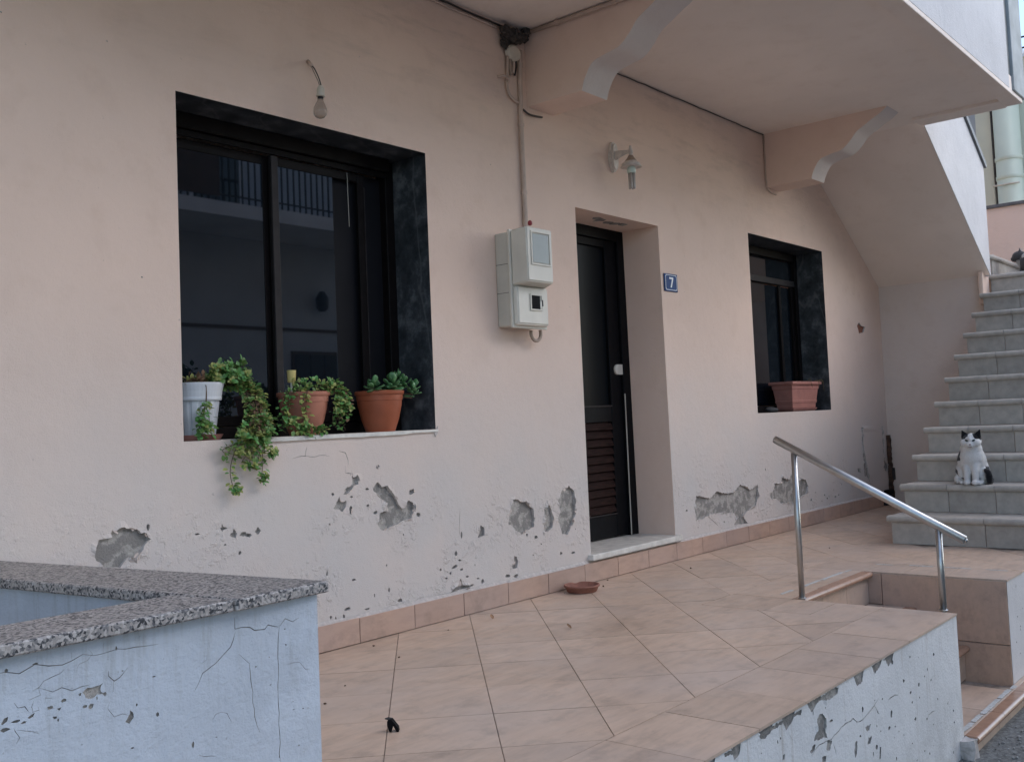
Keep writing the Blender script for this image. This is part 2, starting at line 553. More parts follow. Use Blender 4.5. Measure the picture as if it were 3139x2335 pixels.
# wall sheet with real, recessed flaked patches and cracks
def inside(p, poly):
    x, y = p
    c = False
    j = len(poly) - 1
    for i in range(len(poly)):
        xi, yi = poly[i]; xj, yj = poly[j]
        if (yi > y) != (yj > y) and x < (xj - xi) * (y - yi) / (yj - yi) + xi:
            c = not c
        j = i
    return c

def jag(poly, step=0.010, amp=0.004):
    out = []
    n = len(poly)
    for i in range(n):
        a = Vector(poly[i]); b_ = Vector(poly[(i + 1) % n])
        L = (b_ - a).length
        k = max(1, int(L / step))
        d = (b_ - a) / max(L, 1e-6)
        pn = Vector((-d.y, d.x))
        for s in range(k):
            q = a + (b_ - a) * (s / k) + (pn * random.uniform(-amp, amp) if s else Vector((0, 0)))
            out.append((q.x, q.y))
    return out

def chip(c, r):
    n = random.randint(6, 9)
    st = random.uniform(0.6, 1.7)
    a0 = random.uniform(0, 6.28)
    return [(c[0] + r * random.uniform(0.55, 1.2) * math.cos(a0 + 6.28 * k / n) * st, c[1] + r * random.uniform(0.55, 1.2) * math.sin(a0 + 6.28 * k / n) / st) for k in range(n)]

def crackpoly(pl, w):
    pts = []
    for i in range(len(pl) - 1):
        a = Vector(pl[i]); b_ = Vector(pl[i + 1])
        k = max(1, int((b_ - a).length / 0.02))
        for s in range(k):
            q = a + (b_ - a) * s / k
            pts.append(q + Vector((random.uniform(-.003, .003), random.uniform(-.003, .003))))
    pts.append(Vector(pl[-1]))
    L, R_ = [], []
    n = len(pts)
    for i, p in enumerate(pts):
        d = (pts[min(i + 1, n - 1)] - pts[max(i - 1, 0)]).normalized()
        pn = Vector((-d.y, d.x))
        ww = w * random.uniform(0.35, 1.0) * (0.3 if i in (0, n - 1) else 1)
        L.append(p + pn * ww); R_.append(p - pn * ww)
    return [(q.x, q.y) for q in L + R_[::-1]]

def wall_sheet(name, outline, holes, patches, to3, mats, parent=None, depth=0.005, lift=0.005, deep=None, edge=False, nlift=10**6):
    """outline/holes/patches are (u, v) loops; to3(u, v, d) gives the point d metres behind the face."""
    pts, edges, ptype = [], [], []
    def loop(poly, tp):
        s = len(pts)
        for q in poly:
            pts.append(Vector(q)); ptype.append(tp)
        for i in range(len(poly)):
            edges.append((s + i, s + (i + 1) % len(poly)))
    loop(outline, 0)
    for h in holes: loop(h, 0)
    for ip_, p in enumerate(patches):
        big_ = ip_ < nlift and len(p) > 22
        loop(p, 1 if big_ else 3)
        if not big_: continue
        c = sum((Vector(q) for q in p), Vector((0, 0))) / len(p)
        if lift:
            for q in p:
                d = (Vector(q) - c)
                pts.append(Vector(q) + d.normalized() * random.uniform(0.012, 0.03)); ptype.append(2)
    ov, oe, of, ovi, oei, ofi = delaunay_2d_cdt(pts, edges, [], 0, 1e-5, True)
    bbs = [(min(q[0] for q in p), max(q[0] for q in p), min(q[1] for q in p), max(q[1] for q in p)) for p in patches]
    front, dverts = {}, {}
    V, F, MI = [], [], []
    def fv(i):
        if i not in front:
            tps = {ptype[k] for k in ovi[i]}
            d = 0.0
            if 1 in tps and lift:
                nz = noise.noise(Vector((ov[i].x * 23, ov[i].y * 23, 3.1)))
                d = -lift * max(0.0, nz) * 2.0
            front[i] = len(V); V.append(to3(ov[i].x, ov[i].y, d))
        return front[i]
    def dv(i):
        if i not in dverts:
            dverts[i] = len(V); V.append(to3(ov[i].x, ov[i].y, depth))
        return dverts[i]
    ed = {}
    for f in of:
        c = sum((ov[i] for i in f), Vector((0, 0))) / len(f)
        if not inside(c, outline) or any(inside(c, h) for h in holes):
            continue
        ip = 0
        for k, p in enumerate(patches):
            b4 = bbs[k]
            if b4[0] <= c.x <= b4[1] and b4[2] <= c.y <= b4[3] and inside(c, p):
                ip = 2 if (deep and k in deep) else 1
                break
        if ip:
            F.append([dv(i) for i in f]); MI.append(ip)
        else:
            F.append([fv(i) for i in f]); MI.append(0)
        for k in range(len(f)):
            e = (f[k], f[(k + 1) % len(f)])
            ed.setdefault(tuple(sorted(e)), []).append((ip, e))
    for k, l in ed.items():
        if len(l) == 2 and (l[0][0] == 0) != (l[1][0] == 0):
            a, b_ = k
            F.append([fv(a), fv(b_), dv(b_), dv(a)]); MI.append(len(mats) - 1 if edge else 1)
    me = bpy.data.meshes.new(name)
    me.from_pydata([tuple(v) for v in V], [], F)
    for mm in mats: me.materials.append(M[mm])
    for p, i in zip(me.polygons, MI): p.material_index = i
    return link(name, me, parent)

# ------------------------------------------------------------------ outlines of flaked patches and cracks (metres on each wall: along, up)
WALL_PATCHES = [
 [(3.128,0.787),(3.134,0.762),(3.157,0.774),(3.172,0.749),(3.164,0.729),(3.136,0.724),(3.122,0.705),(3.090,0.687),(3.070,0.687),(3.078,0.709),(3.096,0.721),(3.118,0.726),(3.128,0.745)],
 [(3.046,0.681),(3.058,0.659),(3.090,0.656),(3.083,0.630),(3.065,0.611),(3.034,0.624),(3.010,0.630),(3.027,0.655)],
 [(3.114,0.634),(3.127,0.619),(3.117,0.593),(3.104,0.597),(3.103,0.621)],
 [(3.289,0.730),(3.312,0.704),(3.350,0.708),(3.369,0.681),(3.396,0.651),(3.424,0.605),(3.438,0.586),(3.463,0.591),(3.469,0.616),(3.490,0.625),(3.529,0.599),(3.517,0.557),(3.495,0.534),(3.440,0.529),(3.400,0.515),(3.360,0.509),(3.326,0.495),(3.293,0.505),(3.274,0.535),(3.286,0.555),(3.297,0.582),(3.345,0.584),(3.331,0.614),(3.342,0.624),(3.309,0.644),(3.291,0.663),(3.259,0.687),(3.253,0.705),(3.270,0.718)],
 [(3.497,0.675),(3.523,0.680),(3.537,0.664),(3.511,0.652),(3.491,0.657)],
 [(3.288,0.815),(3.302,0.807),(3.297,0.793),(3.280,0.797)],
 [(1.873,0.595),(1.886,0.620),(1.904,0.621),(1.936,0.623),(1.940,0.650),(1.956,0.645),(1.973,0.656),(2.008,0.649),(2.048,0.637),(2.055,0.625),(2.075,0.623),(2.098,0.598),(2.074,0.582),(2.063,0.562),(2.046,0.549),(2.029,0.533),(1.999,0.537),(1.986,0.526),(1.969,0.506),(1.934,0.513),(1.902,0.516),(1.890,0.536),(1.875,0.544),(1.869,0.569)],
 [(2.082,0.654),(2.092,0.653),(2.094,0.639),(2.083,0.637)],
 [(4.283,0.561),(4.340,0.551),(4.373,0.537),(4.399,0.540),(4.465,0.491),(4.475,0.436),(4.463,0.389),(4.414,0.378),(4.353,0.358),(4.296,0.386),(4.289,0.402),(4.241,0.429),(4.249,0.470),(4.263,0.510)],
 [(4.598,0.506),(4.624,0.487),(4.644,0.430),(4.633,0.365),(4.587,0.346),(4.555,0.346),(4.566,0.427),(4.564,0.476)],
 [(4.751,0.577),(4.809,0.595),(4.863,0.556),(4.863,0.499),(4.869,0.430),(4.840,0.382),(4.777,0.310),(4.731,0.315),(4.707,0.368),(4.688,0.414),(4.714,0.457),(4.699,0.514),(4.720,0.545)],
 [(4.013,0.448),(4.042,0.424),(4.040,0.389),(4.001,0.381),(3.986,0.385),(4.003,0.413)],
 [(4.279,0.251),(4.300,0.243),(4.310,0.216),(4.299,0.180),(4.266,0.177),(4.254,0.197),(4.277,0.220)],
 [(3.758,0.130),(3.788,0.154),(3.824,0.158),(3.841,0.190),(3.853,0.154),(3.934,0.142),(3.889,0.134),(3.845,0.135),(3.801,0.128),(3.765,0.124)],
 [(6.282,0.328),(6.310,0.407),(6.507,0.373),(6.615,0.415),(6.732,0.388),(6.862,0.384),(6.980,0.437),(7.075,0.412),(7.149,0.382),(7.271,0.415),(7.276,0.325),(7.228,0.257),(7.052,0.221),(7.003,0.191),(7.072,0.131),(6.849,0.144),(6.914,0.199),(6.845,0.234),(6.632,0.255),(6.494,0.258),(6.391,0.236),(6.292,0.236)],
 [(7.464,0.321),(7.555,0.349),(7.571,0.398),(7.693,0.396),(7.716,0.445),(7.846,0.406),(7.924,0.475),(8.035,0.385),(8.091,0.404),(8.178,0.382),(8.218,0.326),(8.181,0.269),(8.069,0.248),(7.960,0.228),(7.887,0.198),(7.787,0.221),(7.671,0.232),(7.594,0.275),(7.513,0.275)],
 [(9.511,0.788),(9.543,0.787),(9.539,0.597),(9.585,0.458),(9.614,0.354),(9.644,0.258),(9.591,0.304),(9.517,0.327),(9.511,0.429),(9.497,0.565)],
 [(10.047,0.785),(10.077,0.784),(10.079,0.624),(10.077,0.447),(10.154,0.398),(10.169,0.344),(10.090,0.322),(10.034,0.370),(10.056,0.413),(10.047,0.555)],
 [(9.349,0.405),(9.416,0.401),(9.431,0.358),(9.357,0.371)],
]
WALL_CHIPS = [(2.419,0.606),(2.475,0.574),(2.522,0.571),(2.547,0.562),(2.594,0.574),(2.087,0.647),(3.218,0.701),(3.121,0.674),(3.007,0.694),(3.219,0.624),(3.268,0.585),(3.552,0.550),(2.424,0.602),(2.475,0.571),(2.551,0.560),(2.595,0.574),(2.501,0.494),(2.300,0.594),(3.798,0.255),(3.850,0.235),(3.892,0.192),(3.734,0.206),(3.861,0.410),(4.398,0.351),(4.479,0.328),(4.215,0.149),(4.288,0.138),(3.408,0.148),(3.192,0.143),(3.076,0.163),(2.974,0.144),(3.050,0.130),(3.336,0.210),(3.973,0.171),(3.553,0.546),(4.826,0.197),(4.704,0.207),(3.839,0.284),(3.815,0.321),(3.694,0.255),(6.166,0.317),(4.010,0.150),(3.926,0.143),(8.264,0.209),(8.365,0.261),(8.486,0.174),(8.645,0.199),(8.754,0.253),(8.784,0.187),(8.656,0.135),(8.867,0.196),(9.193,0.250),(8.943,0.286),(8.604,0.187),(8.551,0.222)]
WALL_CRACKS = [[(2.785,0.874),(2.858,0.880),(2.868,0.919)],[(2.858,0.880),(2.904,0.871),(2.942,0.879),(2.997,0.869)],[(3.054,0.887),(3.089,0.878),(3.106,0.846),(3.106,0.822)],[(3.091,0.820),(3.085,0.786),(3.130,0.780)],[(3.305,0.757),(3.308,0.729)],[(3.854,0.549),(3.845,0.451),(3.840,0.402)]]
TERR_PATCHES = [[(3.177,-0.022),(3.217,-0.019),(3.256,-0.020),(3.247,-0.037),(3.189,-0.028)],
 [(3.325,-0.014),(3.408,-0.017),(3.496,-0.015),(3.571,-0.015),(3.561,-0.036),(3.492,-0.043),(3.407,-0.028),(3.350,-0.032)],
 [(3.697,-0.013),(3.813,-0.011),(3.925,-0.016),(3.913,-0.035),(3.827,-0.029),(3.792,-0.037),(3.712,-0.025)],
 [(2.934,-0.023),(3.016,-0.021),(3.121,-0.016),(3.113,-0.028),(3.051,-0.033),(3.003,-0.031),(2.978,-0.045),(2.944,-0.036)],
 [(2.707,-0.016),(2.790,-0.022),(2.784,-0.032),(2.711,-0.027)],
 [(3.393,-0.073),(3.421,-0.075),(3.447,-0.098),(3.440,-0.145),(3.458,-0.173),(3.424,-0.158),(3.388,-0.157),(3.340,-0.147),(3.349,-0.135),(3.372,-0.122),(3.369,-0.093)],
 [(3.450,-0.176),(3.492,-0.188),(3.466,-0.215),(3.438,-0.205)],
 [(3.700,-0.249),(3.721,-0.252),(3.709,-0.294),(3.691,-0.304),(3.686,-0.282)],
 [(3.938,-0.332),(3.953,-0.336),(3.942,-0.378),(3.925,-0.376)],
 [(4.079,-0.228),(4.097,-0.232),(4.089,-0.256),(4.075,-0.253)],
 [(3.331,-0.161),(3.352,-0.164),(3.343,-0.178),(3.314,-0.184),(3.302,-0.175)],
 [(3.804,-0.222),(3.863,-0.225),(3.842,-0.244),(3.818,-0.238)],
 [(3.830,-0.266),(3.864,-0.272),(3.843,-0.294),(3.818,-0.290)],
 [(4.186,-0.008),(4.255,-0.011),(4.243,-0.022),(4.202,-0.028)],
 [(4.024,-0.017),(4.108,-0.018),(4.132,-0.043),(4.078,-0.025)],
 [(3.400,-0.220),(3.435,-0.224),(3.425,-0.244),(3.398,-0.236)],
 [(3.094,-0.128),(3.110,-0.128),(3.104,-0.145),(3.088,-0.143)],
 [(4.231,-0.138),(4.260,-0.148),(4.248,-0.155)]]
TERR_CHIPS = [(3.063,-0.077),(3.346,-0.056),(3.495,-0.119),(4.050,-0.289),(4.426,-0.202),(4.425,-0.258),(4.358,-0.331),(4.867,-0.474),(4.501,-0.367),(3.907,-0.324),(3.870,-0.339),(4.346,-0.498),(4.319,-0.212),(4.331,-0.256),(4.866,-0.421),(3.790,-0.151),(4.131,-0.046),(4.642,-0.121)]
TERR_CRACKS = [[(3.313,-0.190),(3.357,-0.174),(3.486,-0.180),(3.579,-0.164),(3.690,-0.162),(3.735,-0.186),(3.801,-0.187),(3.908,-0.167),(3.964,-0.149)],[(3.157,-0.076),(3.173,-0.102)],[(3.498,-0.195),(3.521,-0.242)],[(3.908,-0.167),(3.954,-0.210)],[(4.060,-0.178),(4.136,-0.176),(4.173,-0.188)],[(3.971,-0.009),(3.972,-0.045)],[(3.280,-0.009),(3.287,-0.041)],[(3.631,-0.010),(3.633,-0.040)],[(2.938,-0.009),(2.938,-0.029)],[(4.320,-0.011),(4.324,-0.056)],[(4.500,-0.373),(4.527,-0.352),(4.615,-0.360)]]
GARD_PATCHES = [[(1.057,0.462),(1.068,0.470),(1.086,0.469),(1.104,0.472),(1.097,0.460),(1.104,0.450),(1.089,0.451),(1.078,0.445),(1.064,0.450)],
 [(1.160,0.387),(1.164,0.399),(1.170,0.394),(1.172,0.381),(1.162,0.371),(1.152,0.377)],
 [(0.982,0.450),(0.993,0.451),(0.995,0.445),(0.985,0.444)],
 [(0.993,0.428),(1.001,0.427),(1.003,0.423),(0.996,0.422)],
 [(0.942,0.439),(0.957,0.445),(0.953,0.438),(0.945,0.436)],
 [(0.890,0.439),(0.896,0.449),(0.904,0.450),(0.902,0.442),(0.893,0.437)],
 [(1.002,0.442),(1.012,0.443),(1.008,0.437)],
 [(1.049,0.462),(1.055,0.463),(1.054,0.457),(1.050,0.457)]]
GARD_CHIPS = [(1.317,0.283),(0.919,0.437),(0.934,0.431),(1.017,0.455),(1.062,0.432),(1.180,0.407),(1.230,0.374),(1.107,0.448),(1.076,0.429),(0.897,0.426),(1.135,0.539),(0.960,0.543),(0.901,0.542)]
GARD_CRACKS = [[(1.439,0.552),(1.441,0.525),(1.459,0.527),(1.496,0.511),(1.525,0.511),(1.535,0.517),(1.566,0.506)],[(1.566,0.506),(1.563,0.462),(1.561,0.403),(1.559,0.343),(1.560,0.268),(1.560,0.175)],[(0.889,0.539),(0.902,0.541),(0.924,0.530),(0.960,0.543),(1.017,0.526),(1.034,0.534),(1.062,0.539),(1.102,0.534),(1.135,0.538),(1.177,0.535),(1.235,0.529)],[(1.106,0.559),(1.105,0.535)],[(1.034,0.551),(1.036,0.534)],[(1.442,0.521),(1.426,0.482),(1.380,0.457),(1.349,0.437),(1.323,0.402)],[(1.448,0.465),(1.475,0.437),(1.483,0.384),(1.485,0.322),(1.502,0.263)],[(0.966,0.495),(0.996,0.481),(1.013,0.484),(1.033,0.469),(1.054,0.475),(1.075,0.475)],[(1.114,0.492),(1.115,0.481),(1.130,0.473),(1.143,0.475),(1.161,0.492)],[(1.130,0.473),(1.126,0.448)],[(1.566,0.506),(1.585,0.522),(1.609,0.512),(1.630,0.518)],[(0.918,0.473),(0.923,0.464),(0.939,0.462),(0.944,0.451)],[(0.966,0.495),(0.969,0.479),(0.946,0.473)],[(0.977,0.461),(0.979,0.470),(0.992,0.466)],[(0.949,0.450),(0.965,0.451),(0.963,0.456)]]
YW = 3.61
M['flake'] = simple('paint_flake', (0.62, 0.53, 0.47), 0.85, 0.12, 40)
# ------------------------------------------------------------------ ground
bm = bmesh.new()
N = 60
xs = [-400, -100, -20] + [-6 + i * 0.5 for i in range(50)] + [40, 120, 400]
ys = [-400, -100, -20] + [-8 + i * 0.5 for i in range(30)] + [40, 120, 400]
gv = [[bm.verts.new((x, y, -0.655 + (0.010 * noise.noise(Vector((x * 1.7, y * 1.7, 0))) if abs(x) < 25 and abs(y) < 15 else 0))) for y in ys] for x in xs]
for i in range(len(xs) - 1):
    for j in range(len(ys) - 1):
        bm.faces.new((gv[i][j], gv[i + 1][j], gv[i + 1][j + 1], gv[i][j + 1]))
street = tag(from_bm('street', bm, 'asphalt'), 'grey asphalt street in front of the steps', 'street', kind='structure')

# ------------------------------------------------------------------ house
house = empty('house', (5.0, 3.61, 0), 'pink plastered house front with flaking paint, dark windows and narrow door', 'house')
WIN = [(2.25, 0.969), (3.697, 0.969), (3.697, 2.404), (2.25, 2.404)]
SWIN = [(7.345, 0.969), (8.81, 0.969), (8.81, 2.413), (7.345, 2.413)]
DOOR = [(5.005, 0.13), (6.0, 0.13), (5.975, 2.30), (5.005, 2.30)]
patches = [jag(p) for p in WALL_PATCHES]
hole_i = len(patches)
patches.append(jag([(9.56, 1.763), (9.62, 1.802), (9.66, 1.775), (9.766, 1.757), (9.72, 1.71), (9.611, 1.688)], 0.02, 0.006))
patches += [chip(c, random.uniform(0.007, 0.016)) for c in WALL_CHIPS]
for _ in range(46):
    x = random.uniform(1.4, 9.8)
    z = 0.13 + abs(random.gauss(0, 0.17))
    if 4.9 < x < 6.1: continue
    patches.append(chip((x, z), random.uniform(0.003, 0.009)))
for _ in range(26):
    patches.append(chip((random.uniform(1.2, 9.8), random.uniform(0.8, 3.1)), random.uniform(0.002, 0.0045)))
def clear(p, others):
    return not any(inside(q, o) for q in p for o in others)
patches = [p for p in patches if all(clear(p, [h]) for h in (WIN, SWIN, DOOR))]
patches += [crackpoly(c, 0.0016) for c in WALL_CRACKS]
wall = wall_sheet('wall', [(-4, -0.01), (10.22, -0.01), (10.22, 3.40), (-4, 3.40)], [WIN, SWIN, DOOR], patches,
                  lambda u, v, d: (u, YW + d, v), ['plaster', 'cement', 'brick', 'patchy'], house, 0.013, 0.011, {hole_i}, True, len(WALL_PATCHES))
tag(wall, 'pink plaster wall with grey patches where paint flaked off near the floor')
# curled flakes of paint round the bare patches
fb = bmesh.new()
for p in patches[:len(WALL_PATCHES)]:
    c = sum((Vector(q) for q in p), Vector((0, 0))) / len(p)
    n_ = len(p)
    for k in range(max(1, n_ // 9)):
        i = random.randrange(n_)
        w_ = random.randint(1, 2)
        a, b_ = Vector(p[i]), Vector(p[(i + w_) % n_])
        mid = (a + b_) / 2
        d = (c - mid).normalized() * random.uniform(.006, .016)
        if random.random() < .3: d = -d * .6
        ln = random.uniform(.003, .010)
        tip = mid + d + (b_ - a) * random.uniform(-.2, .2)
        e1 = a + d * .6; e2 = b_ + d * .6
        v = [fb.verts.new((q.x, YW - y_, q.y)) for q, y_ in ((a, .001), (b_, .001), (e2, ln * .7), (tip, ln), (e1, ln * .7))]
        fb.faces.new(v)
fo = from_bm('paint_flakes', fb, 'flake', house)
tag(fo, kind='stuff')
# upper storey and body behind, so the house blocks the sky
box('upper_wall', -4, 12.4, 3.612, 3.8, 3.402, 7.0, 'plaster2', house, 0)
box('house_core', -4, 12.4, 4.15, 9, -0.6, 7.0, 'plaster2', house, 0)
box('roof', -4.2, 12.6, 3.4, 9.2, 7.0, 7.2, 'cement', house, 0)
# skirting tiles
x = 3.841 - 0.356 * 8
while x < 9.9:
    x1 = min(x + 0.353, 9.925)
    box('skirting_tile', x, x1, 3.590 + random.uniform(-.001, .001), 3.612, 0.001, 0.116 + random.uniform(-.002, .002), 'skirt', house, 0.002)
    x += 0.356
# plaster lip above skirting
for xa, xb in ((1.0, 4.955), (6.045, 9.92)):
    bm = bmesh.new()
    n = int((xb - xa) / .05)
    top = []
    for i in range(n + 1):
        xx = xa + (xb - xa) * i / n
        h_ = 0.130 + 0.012 * noise.noise(Vector((xx * 6, 0, 0))) + 0.005 * noise.noise(Vector((xx * 31, 2, 0)))
        top.append((bm.verts.new((xx, 3.592, 0.1155)), bm.verts.new((xx, 3.6085, max(.1185, h_)))))
    for i in range(n):
        bm.faces.new((top[i][0], top[i + 1][0], top[i + 1][1], top[i][1]))
    from_bm('skirting_fillet', bm, 'patchy', house)

def window(x0, x1, z0, z1, depth, small=False):
    yi = YW + depth
    W_ = boxes('window', [(x0 - .01, x0 + .05, yi, yi + .07, z0, z1 - .005), (x1 - .055, x1 + .01, yi, yi + .07, z0, z1 - .005),
                          (x0 + .051, x1 - .056, yi, yi + .07, z1 - .075, z1 - .005), (x0 + .051, x1 - .056, yi, yi + .07, z0 + .001, z0 + .055)], 'alu', house)
    tag(W_, 'narrow dark window beyond the door' if small else 'wide sliding dark window with plant pots on its sill')
    # marble lining: head and two cheeks
    boxes('lining', [(x0 - .03, x1 + .03, YW + .001, yi + .09, z1 + .0005, z1 + .022)], 'bmarble', W_, 0)
    boxes('lining', [(x1 + .0005, x1 + .022, YW + .001, yi + .09, z0 - .02, z1)], 'bmarble', W_, 0)
    boxes('lining', [(x0 - .022, x0 - .0005, YW + .001, yi + .09, z0 - .02, z1)], 'bmarble', W_, 0)
    return W_, yi
W1, yi = window(2.25, 3.697, 0.969, 2.404, 0.25)
# sill: chipped white marble, lost under plaster at the left
bm = bmesh.new()
sp = []
for i in range(37):
    xx = 2.47 + (3.705 - 2.47) * i / 36
    lo = 0.950 + 0.003 * noise.noise(Vector((xx * 14, 1, 0)))
    if xx > 3.45: lo += 0.006 * min(1, (xx - 3.45) * 12)
    if xx < 2.75: lo += 0.0
    sp.append((xx, lo))
poly = [(2.47, 0.968)] + sp + [(3.705, 0.968)]
add_prism(bm, poly[::-1], 3.598, 3.62, 'y')
add_box(bm, 2.24, 3.705, 3.621, yi + .08, 0.945, 0.9685)
from_bm('sill', bm, 'wmarble', W1)
prism('sill_mortar', [(3.66, 0.955), (3.70, 0.966), (3.712, 0.985), (3.705, 0.948), (3.69, 0.930), (3.682, 0.95)], 3.604, 3.612, 'y', 'patchy', W1)
box('pelmet', 2.30, 3.642, yi - .035, yi, 2.335, 2.404, 'alu', W1, .004)
box('track', 2.30, 3.642, yi - .012, yi - .001, 2.305, 2.333, 'alu', W1, .002)
for i, (a, b_, dy) in enumerate(((2.30, 2.92, 0.030), (2.90, 3.50, 0.012))):
    boxes('sash', [(a, a + .045, yi + dy, yi + dy + .015, 1.026, 2.303), (b_ - .045, b_, yi + dy, yi + dy + .015, 1.026, 2.303),
                   (a + .046, b_ - .046, yi + dy, yi + dy + .015, 2.26, 2.303), (a + .046, b_ - .046, yi + dy, yi + dy + .015, 1.026, 1.07)],
          'alu', W1, .002)
box('mullion', 2.903, 2.942, yi - .004, yi + .011, 1.026, 2.303, 'alu2', W1, .002)
box('pane', 2.345, 2.875, yi + .034, yi + .040, 1.06, 2.27, 'glass', W1, 0)
box('pane', 2.945, 3.29, yi + .016, yi + .022, 1.06, 2.27, 'glass', W1, 0)
box('insect_screen', 3.291, 3.642, yi + .048, yi + .052, 1.02, 2.31, 'net', W1, 0)
box('jamb_strip', 3.495, 3.50, yi + .008, yi + .0115, 1.03, 2.24, 'alu2', W1, 0)
tube('pull_cord', [(3.382, yi + .006, 2.30), (3.384, yi + .006, 2.16), (3.386, yi + .006, 2.02)], 0.0016, 'meterback', W1, 5)

W2, yi2 = window(7.345, 8.81, 0.969, 2.413, 0.25, True)
box('sill', 7.33, 8.82, 3.612, yi2 + .08, 0.945, 0.9685, 'gmarble', W2, 0)
box('transom', 7.4, 8.754, yi2 + .005, yi2 + .05, 2.106, 2.16, 'alu2', W2, .003)
for a, b_ in ((7.42, 7.47), (8.44, 8.485), (8.70, 8.75)):
    box('stile', a, b_, yi2 + .02, yi2 + .04, 1.03, 2.10, 'alu', W2, .002)
box('pane', 7.40, 8.70, yi2 + .041, yi2 + .046, 1.03, 2.10, 'glass', W2, 0)
box('pane', 7.40, 8.75, yi2 + .030, yi2 + .035, 2.165, 2.335, 'glass', W2, 0)

# door
YD = 3.905
Dr = boxes('door', [(5.90, 6.02, YD, YD + .10, 0.166, 2.30), (5.0, 5.10, YD, YD + .10, 0.166, 2.30), (5.101, 5.899, YD, YD + .10, 2.225, 2.30)], 'doorpaint', house)
tag(Dr, 'narrow dark door with frosted glass above and brown wooden slats below')
def quad_plate(name, pts, mat, parent, thick):
    """pts: 4 points of a plate face, thickened along -normal"""
    v = [Vector(p) for p in pts]
    nn = (v[1] - v[0]).cross(v[3] - v[0]).normalized() * thick
    mesh(name, v + [p + nn for p in v], [(0, 1, 2, 3), (7, 6, 5, 4), (0, 4, 5, 1), (1, 5, 6, 2), (2, 6, 7, 3), (3, 7, 4, 0)], mat, parent)
quad_plate('reveal', [(6.0, YW + .0008, 0.10), (6.0, YD + .1, 0.10), (5.975, YD + .1, 2.30), (5.975, YW + .0008, 2.30)], 'plaster2', Dr, 0.03)
quad_plate('reveal', [(5.005, YW + .0008, 0.10), (5.005, YW + .0008, 2.30), (5.005, YD + .1, 2.30), (5.005, YD + .1, 0.10)], 'plaster2', Dr, 0.03)
box('reveal', 4.98, 6.03, YW + .0008, YD + .1, 2.3005, 2.34, 'plaster2', Dr, 0)
for k in range(5):
    c = (5.42 + k * .075 + random.uniform(-.02, .02), 3.74 + random.uniform(-.03, .03))
    prism('peeling_paint', [(a, b_) for a, b_ in chip(c, 0.045)], 2.2985, 2.3002, 'z', 'cement', Dr)
bm = bmesh.new()
for q in ((5.765, 5.898, 0.175, 2.224), (5.102, 5.20, 0.175, 2.224)):
    add_box(bm, q[0], q[1], YD + .018, YD + .06, q[2], q[3], .004)
for q in ((2.17, 2.224), (0.958, 1.065), (0.175, 0.325)):
    add_box(bm, 5.201, 5.764, YD + .019, YD + .06, q[0], q[1], .004)
leaf = from_bm('door_leaf', bm, 'doorpaint', Dr)
box('pane', 5.19, 5.77, YD + .040, YD + .045, 1.06, 2.175, 'doorglass', Dr, 0)
box('glazing_bead', 5.2, 5.765, YD + .012, YD + .018, 1.062, 1.072, 'alu2', Dr, .001)
box('glazing_bead', 5.2, 5.765, YD + .012, YD + .018, 0.325, 0.334, 'alu2', Dr, .001)
ns = 11
for k in range(ns):
    z0 = 0.336 + k * (0.620 / ns)
    h = 0.620 / ns
    prof = [(YD + .040, z0), (YD + .016, z0 + .006), (YD + .020, z0 + h * .5), (YD + .036, z0 + h), (YD + .05, z0 + h), (YD + .05, z0)]
    prism('slat', prof, 5.2015, 5.7635, 'x', 'wood', Dr)
bm = bmesh.new()
add_box(bm, 5.845, 5.90, YD + .004, YD + .018, 1.285, 1.355)
add_lathe(bm, [(0.0355, 0), (0.0355, 0.013), (0.03, 0.016)], (5.845, YD + .0178, 1.32), 20, Matrix.Rotation(R(90), 3, 'X'))
from_bm('lock', bm, 'meter', Dr, True).data.set_sharp_from_angle(angle=R(35))
box('door_stop_strip', 5.90, 5.906, YD - .006, YD - .0005, 0.17, 1.15, 'meterback', Dr, 0)
bm = bmesh.new()
add_box(bm, 4.972, 6.032, 3.570, YD + .1, 0.130, 0.166, .006, 2)
from_bm('sill', bm, 'wmarble', Dr)

# balcony, brackets
SO = 3.285
bal = box('balcony', -4, 8.40, 1.782, 3.611, SO, 3.40, 'soffit', house, 0)
tag(bal, 'overhanging balcony slab with plain plaster soffit')
boxes('drip_edge', [(-4, 8.40, 1.78, 1.90, SO - .024, SO + .01), (8.215, 8.432, 1.901, 2.55, SO - .024, SO + .01)], 'soffit', bal, .003)
box('parapet', -4, 8.02, 1.7795, 1.90, SO + .011, 4.7, 'white_clean', bal, 0)
box('corner_strip', 8.021, 8.105, 1.786, 1.90, SO + .011, 4.7, 'gmarble', bal, .003)
M['greytrim'] = simple('grey_render_trim', (0.36, 0.385, 0.385), 0.7, 0.2, 7, 60, 0.002)
box('corner_post', 8.106, 8.44, 1.765, 2.0, SO + .011, 4.75, 'greytrim', bal, .004)
prof = [(3.612, SO + .005), (3.612, 2.838)]
wav = catmull([(3.213, 2.838, 0), (3.19, 2.90, 0), (3.135, 2.976, 0), (3.05, 3.002, 0), (2.955, 3.020, 0), (2.885, 3.072, 0), (2.825, 3.138, 0), (2.755, 3.178, 0), (2.69, 3.215, 0), (2.63, 3.245, 0), (2.575, 3.287, 0)], 10)
prof += [(p.x, p.y) for p in wav]
M['bracket_edge'] = plaster_mat('pale_bracket_edge', (0.70, 0.62, 0.57), False)
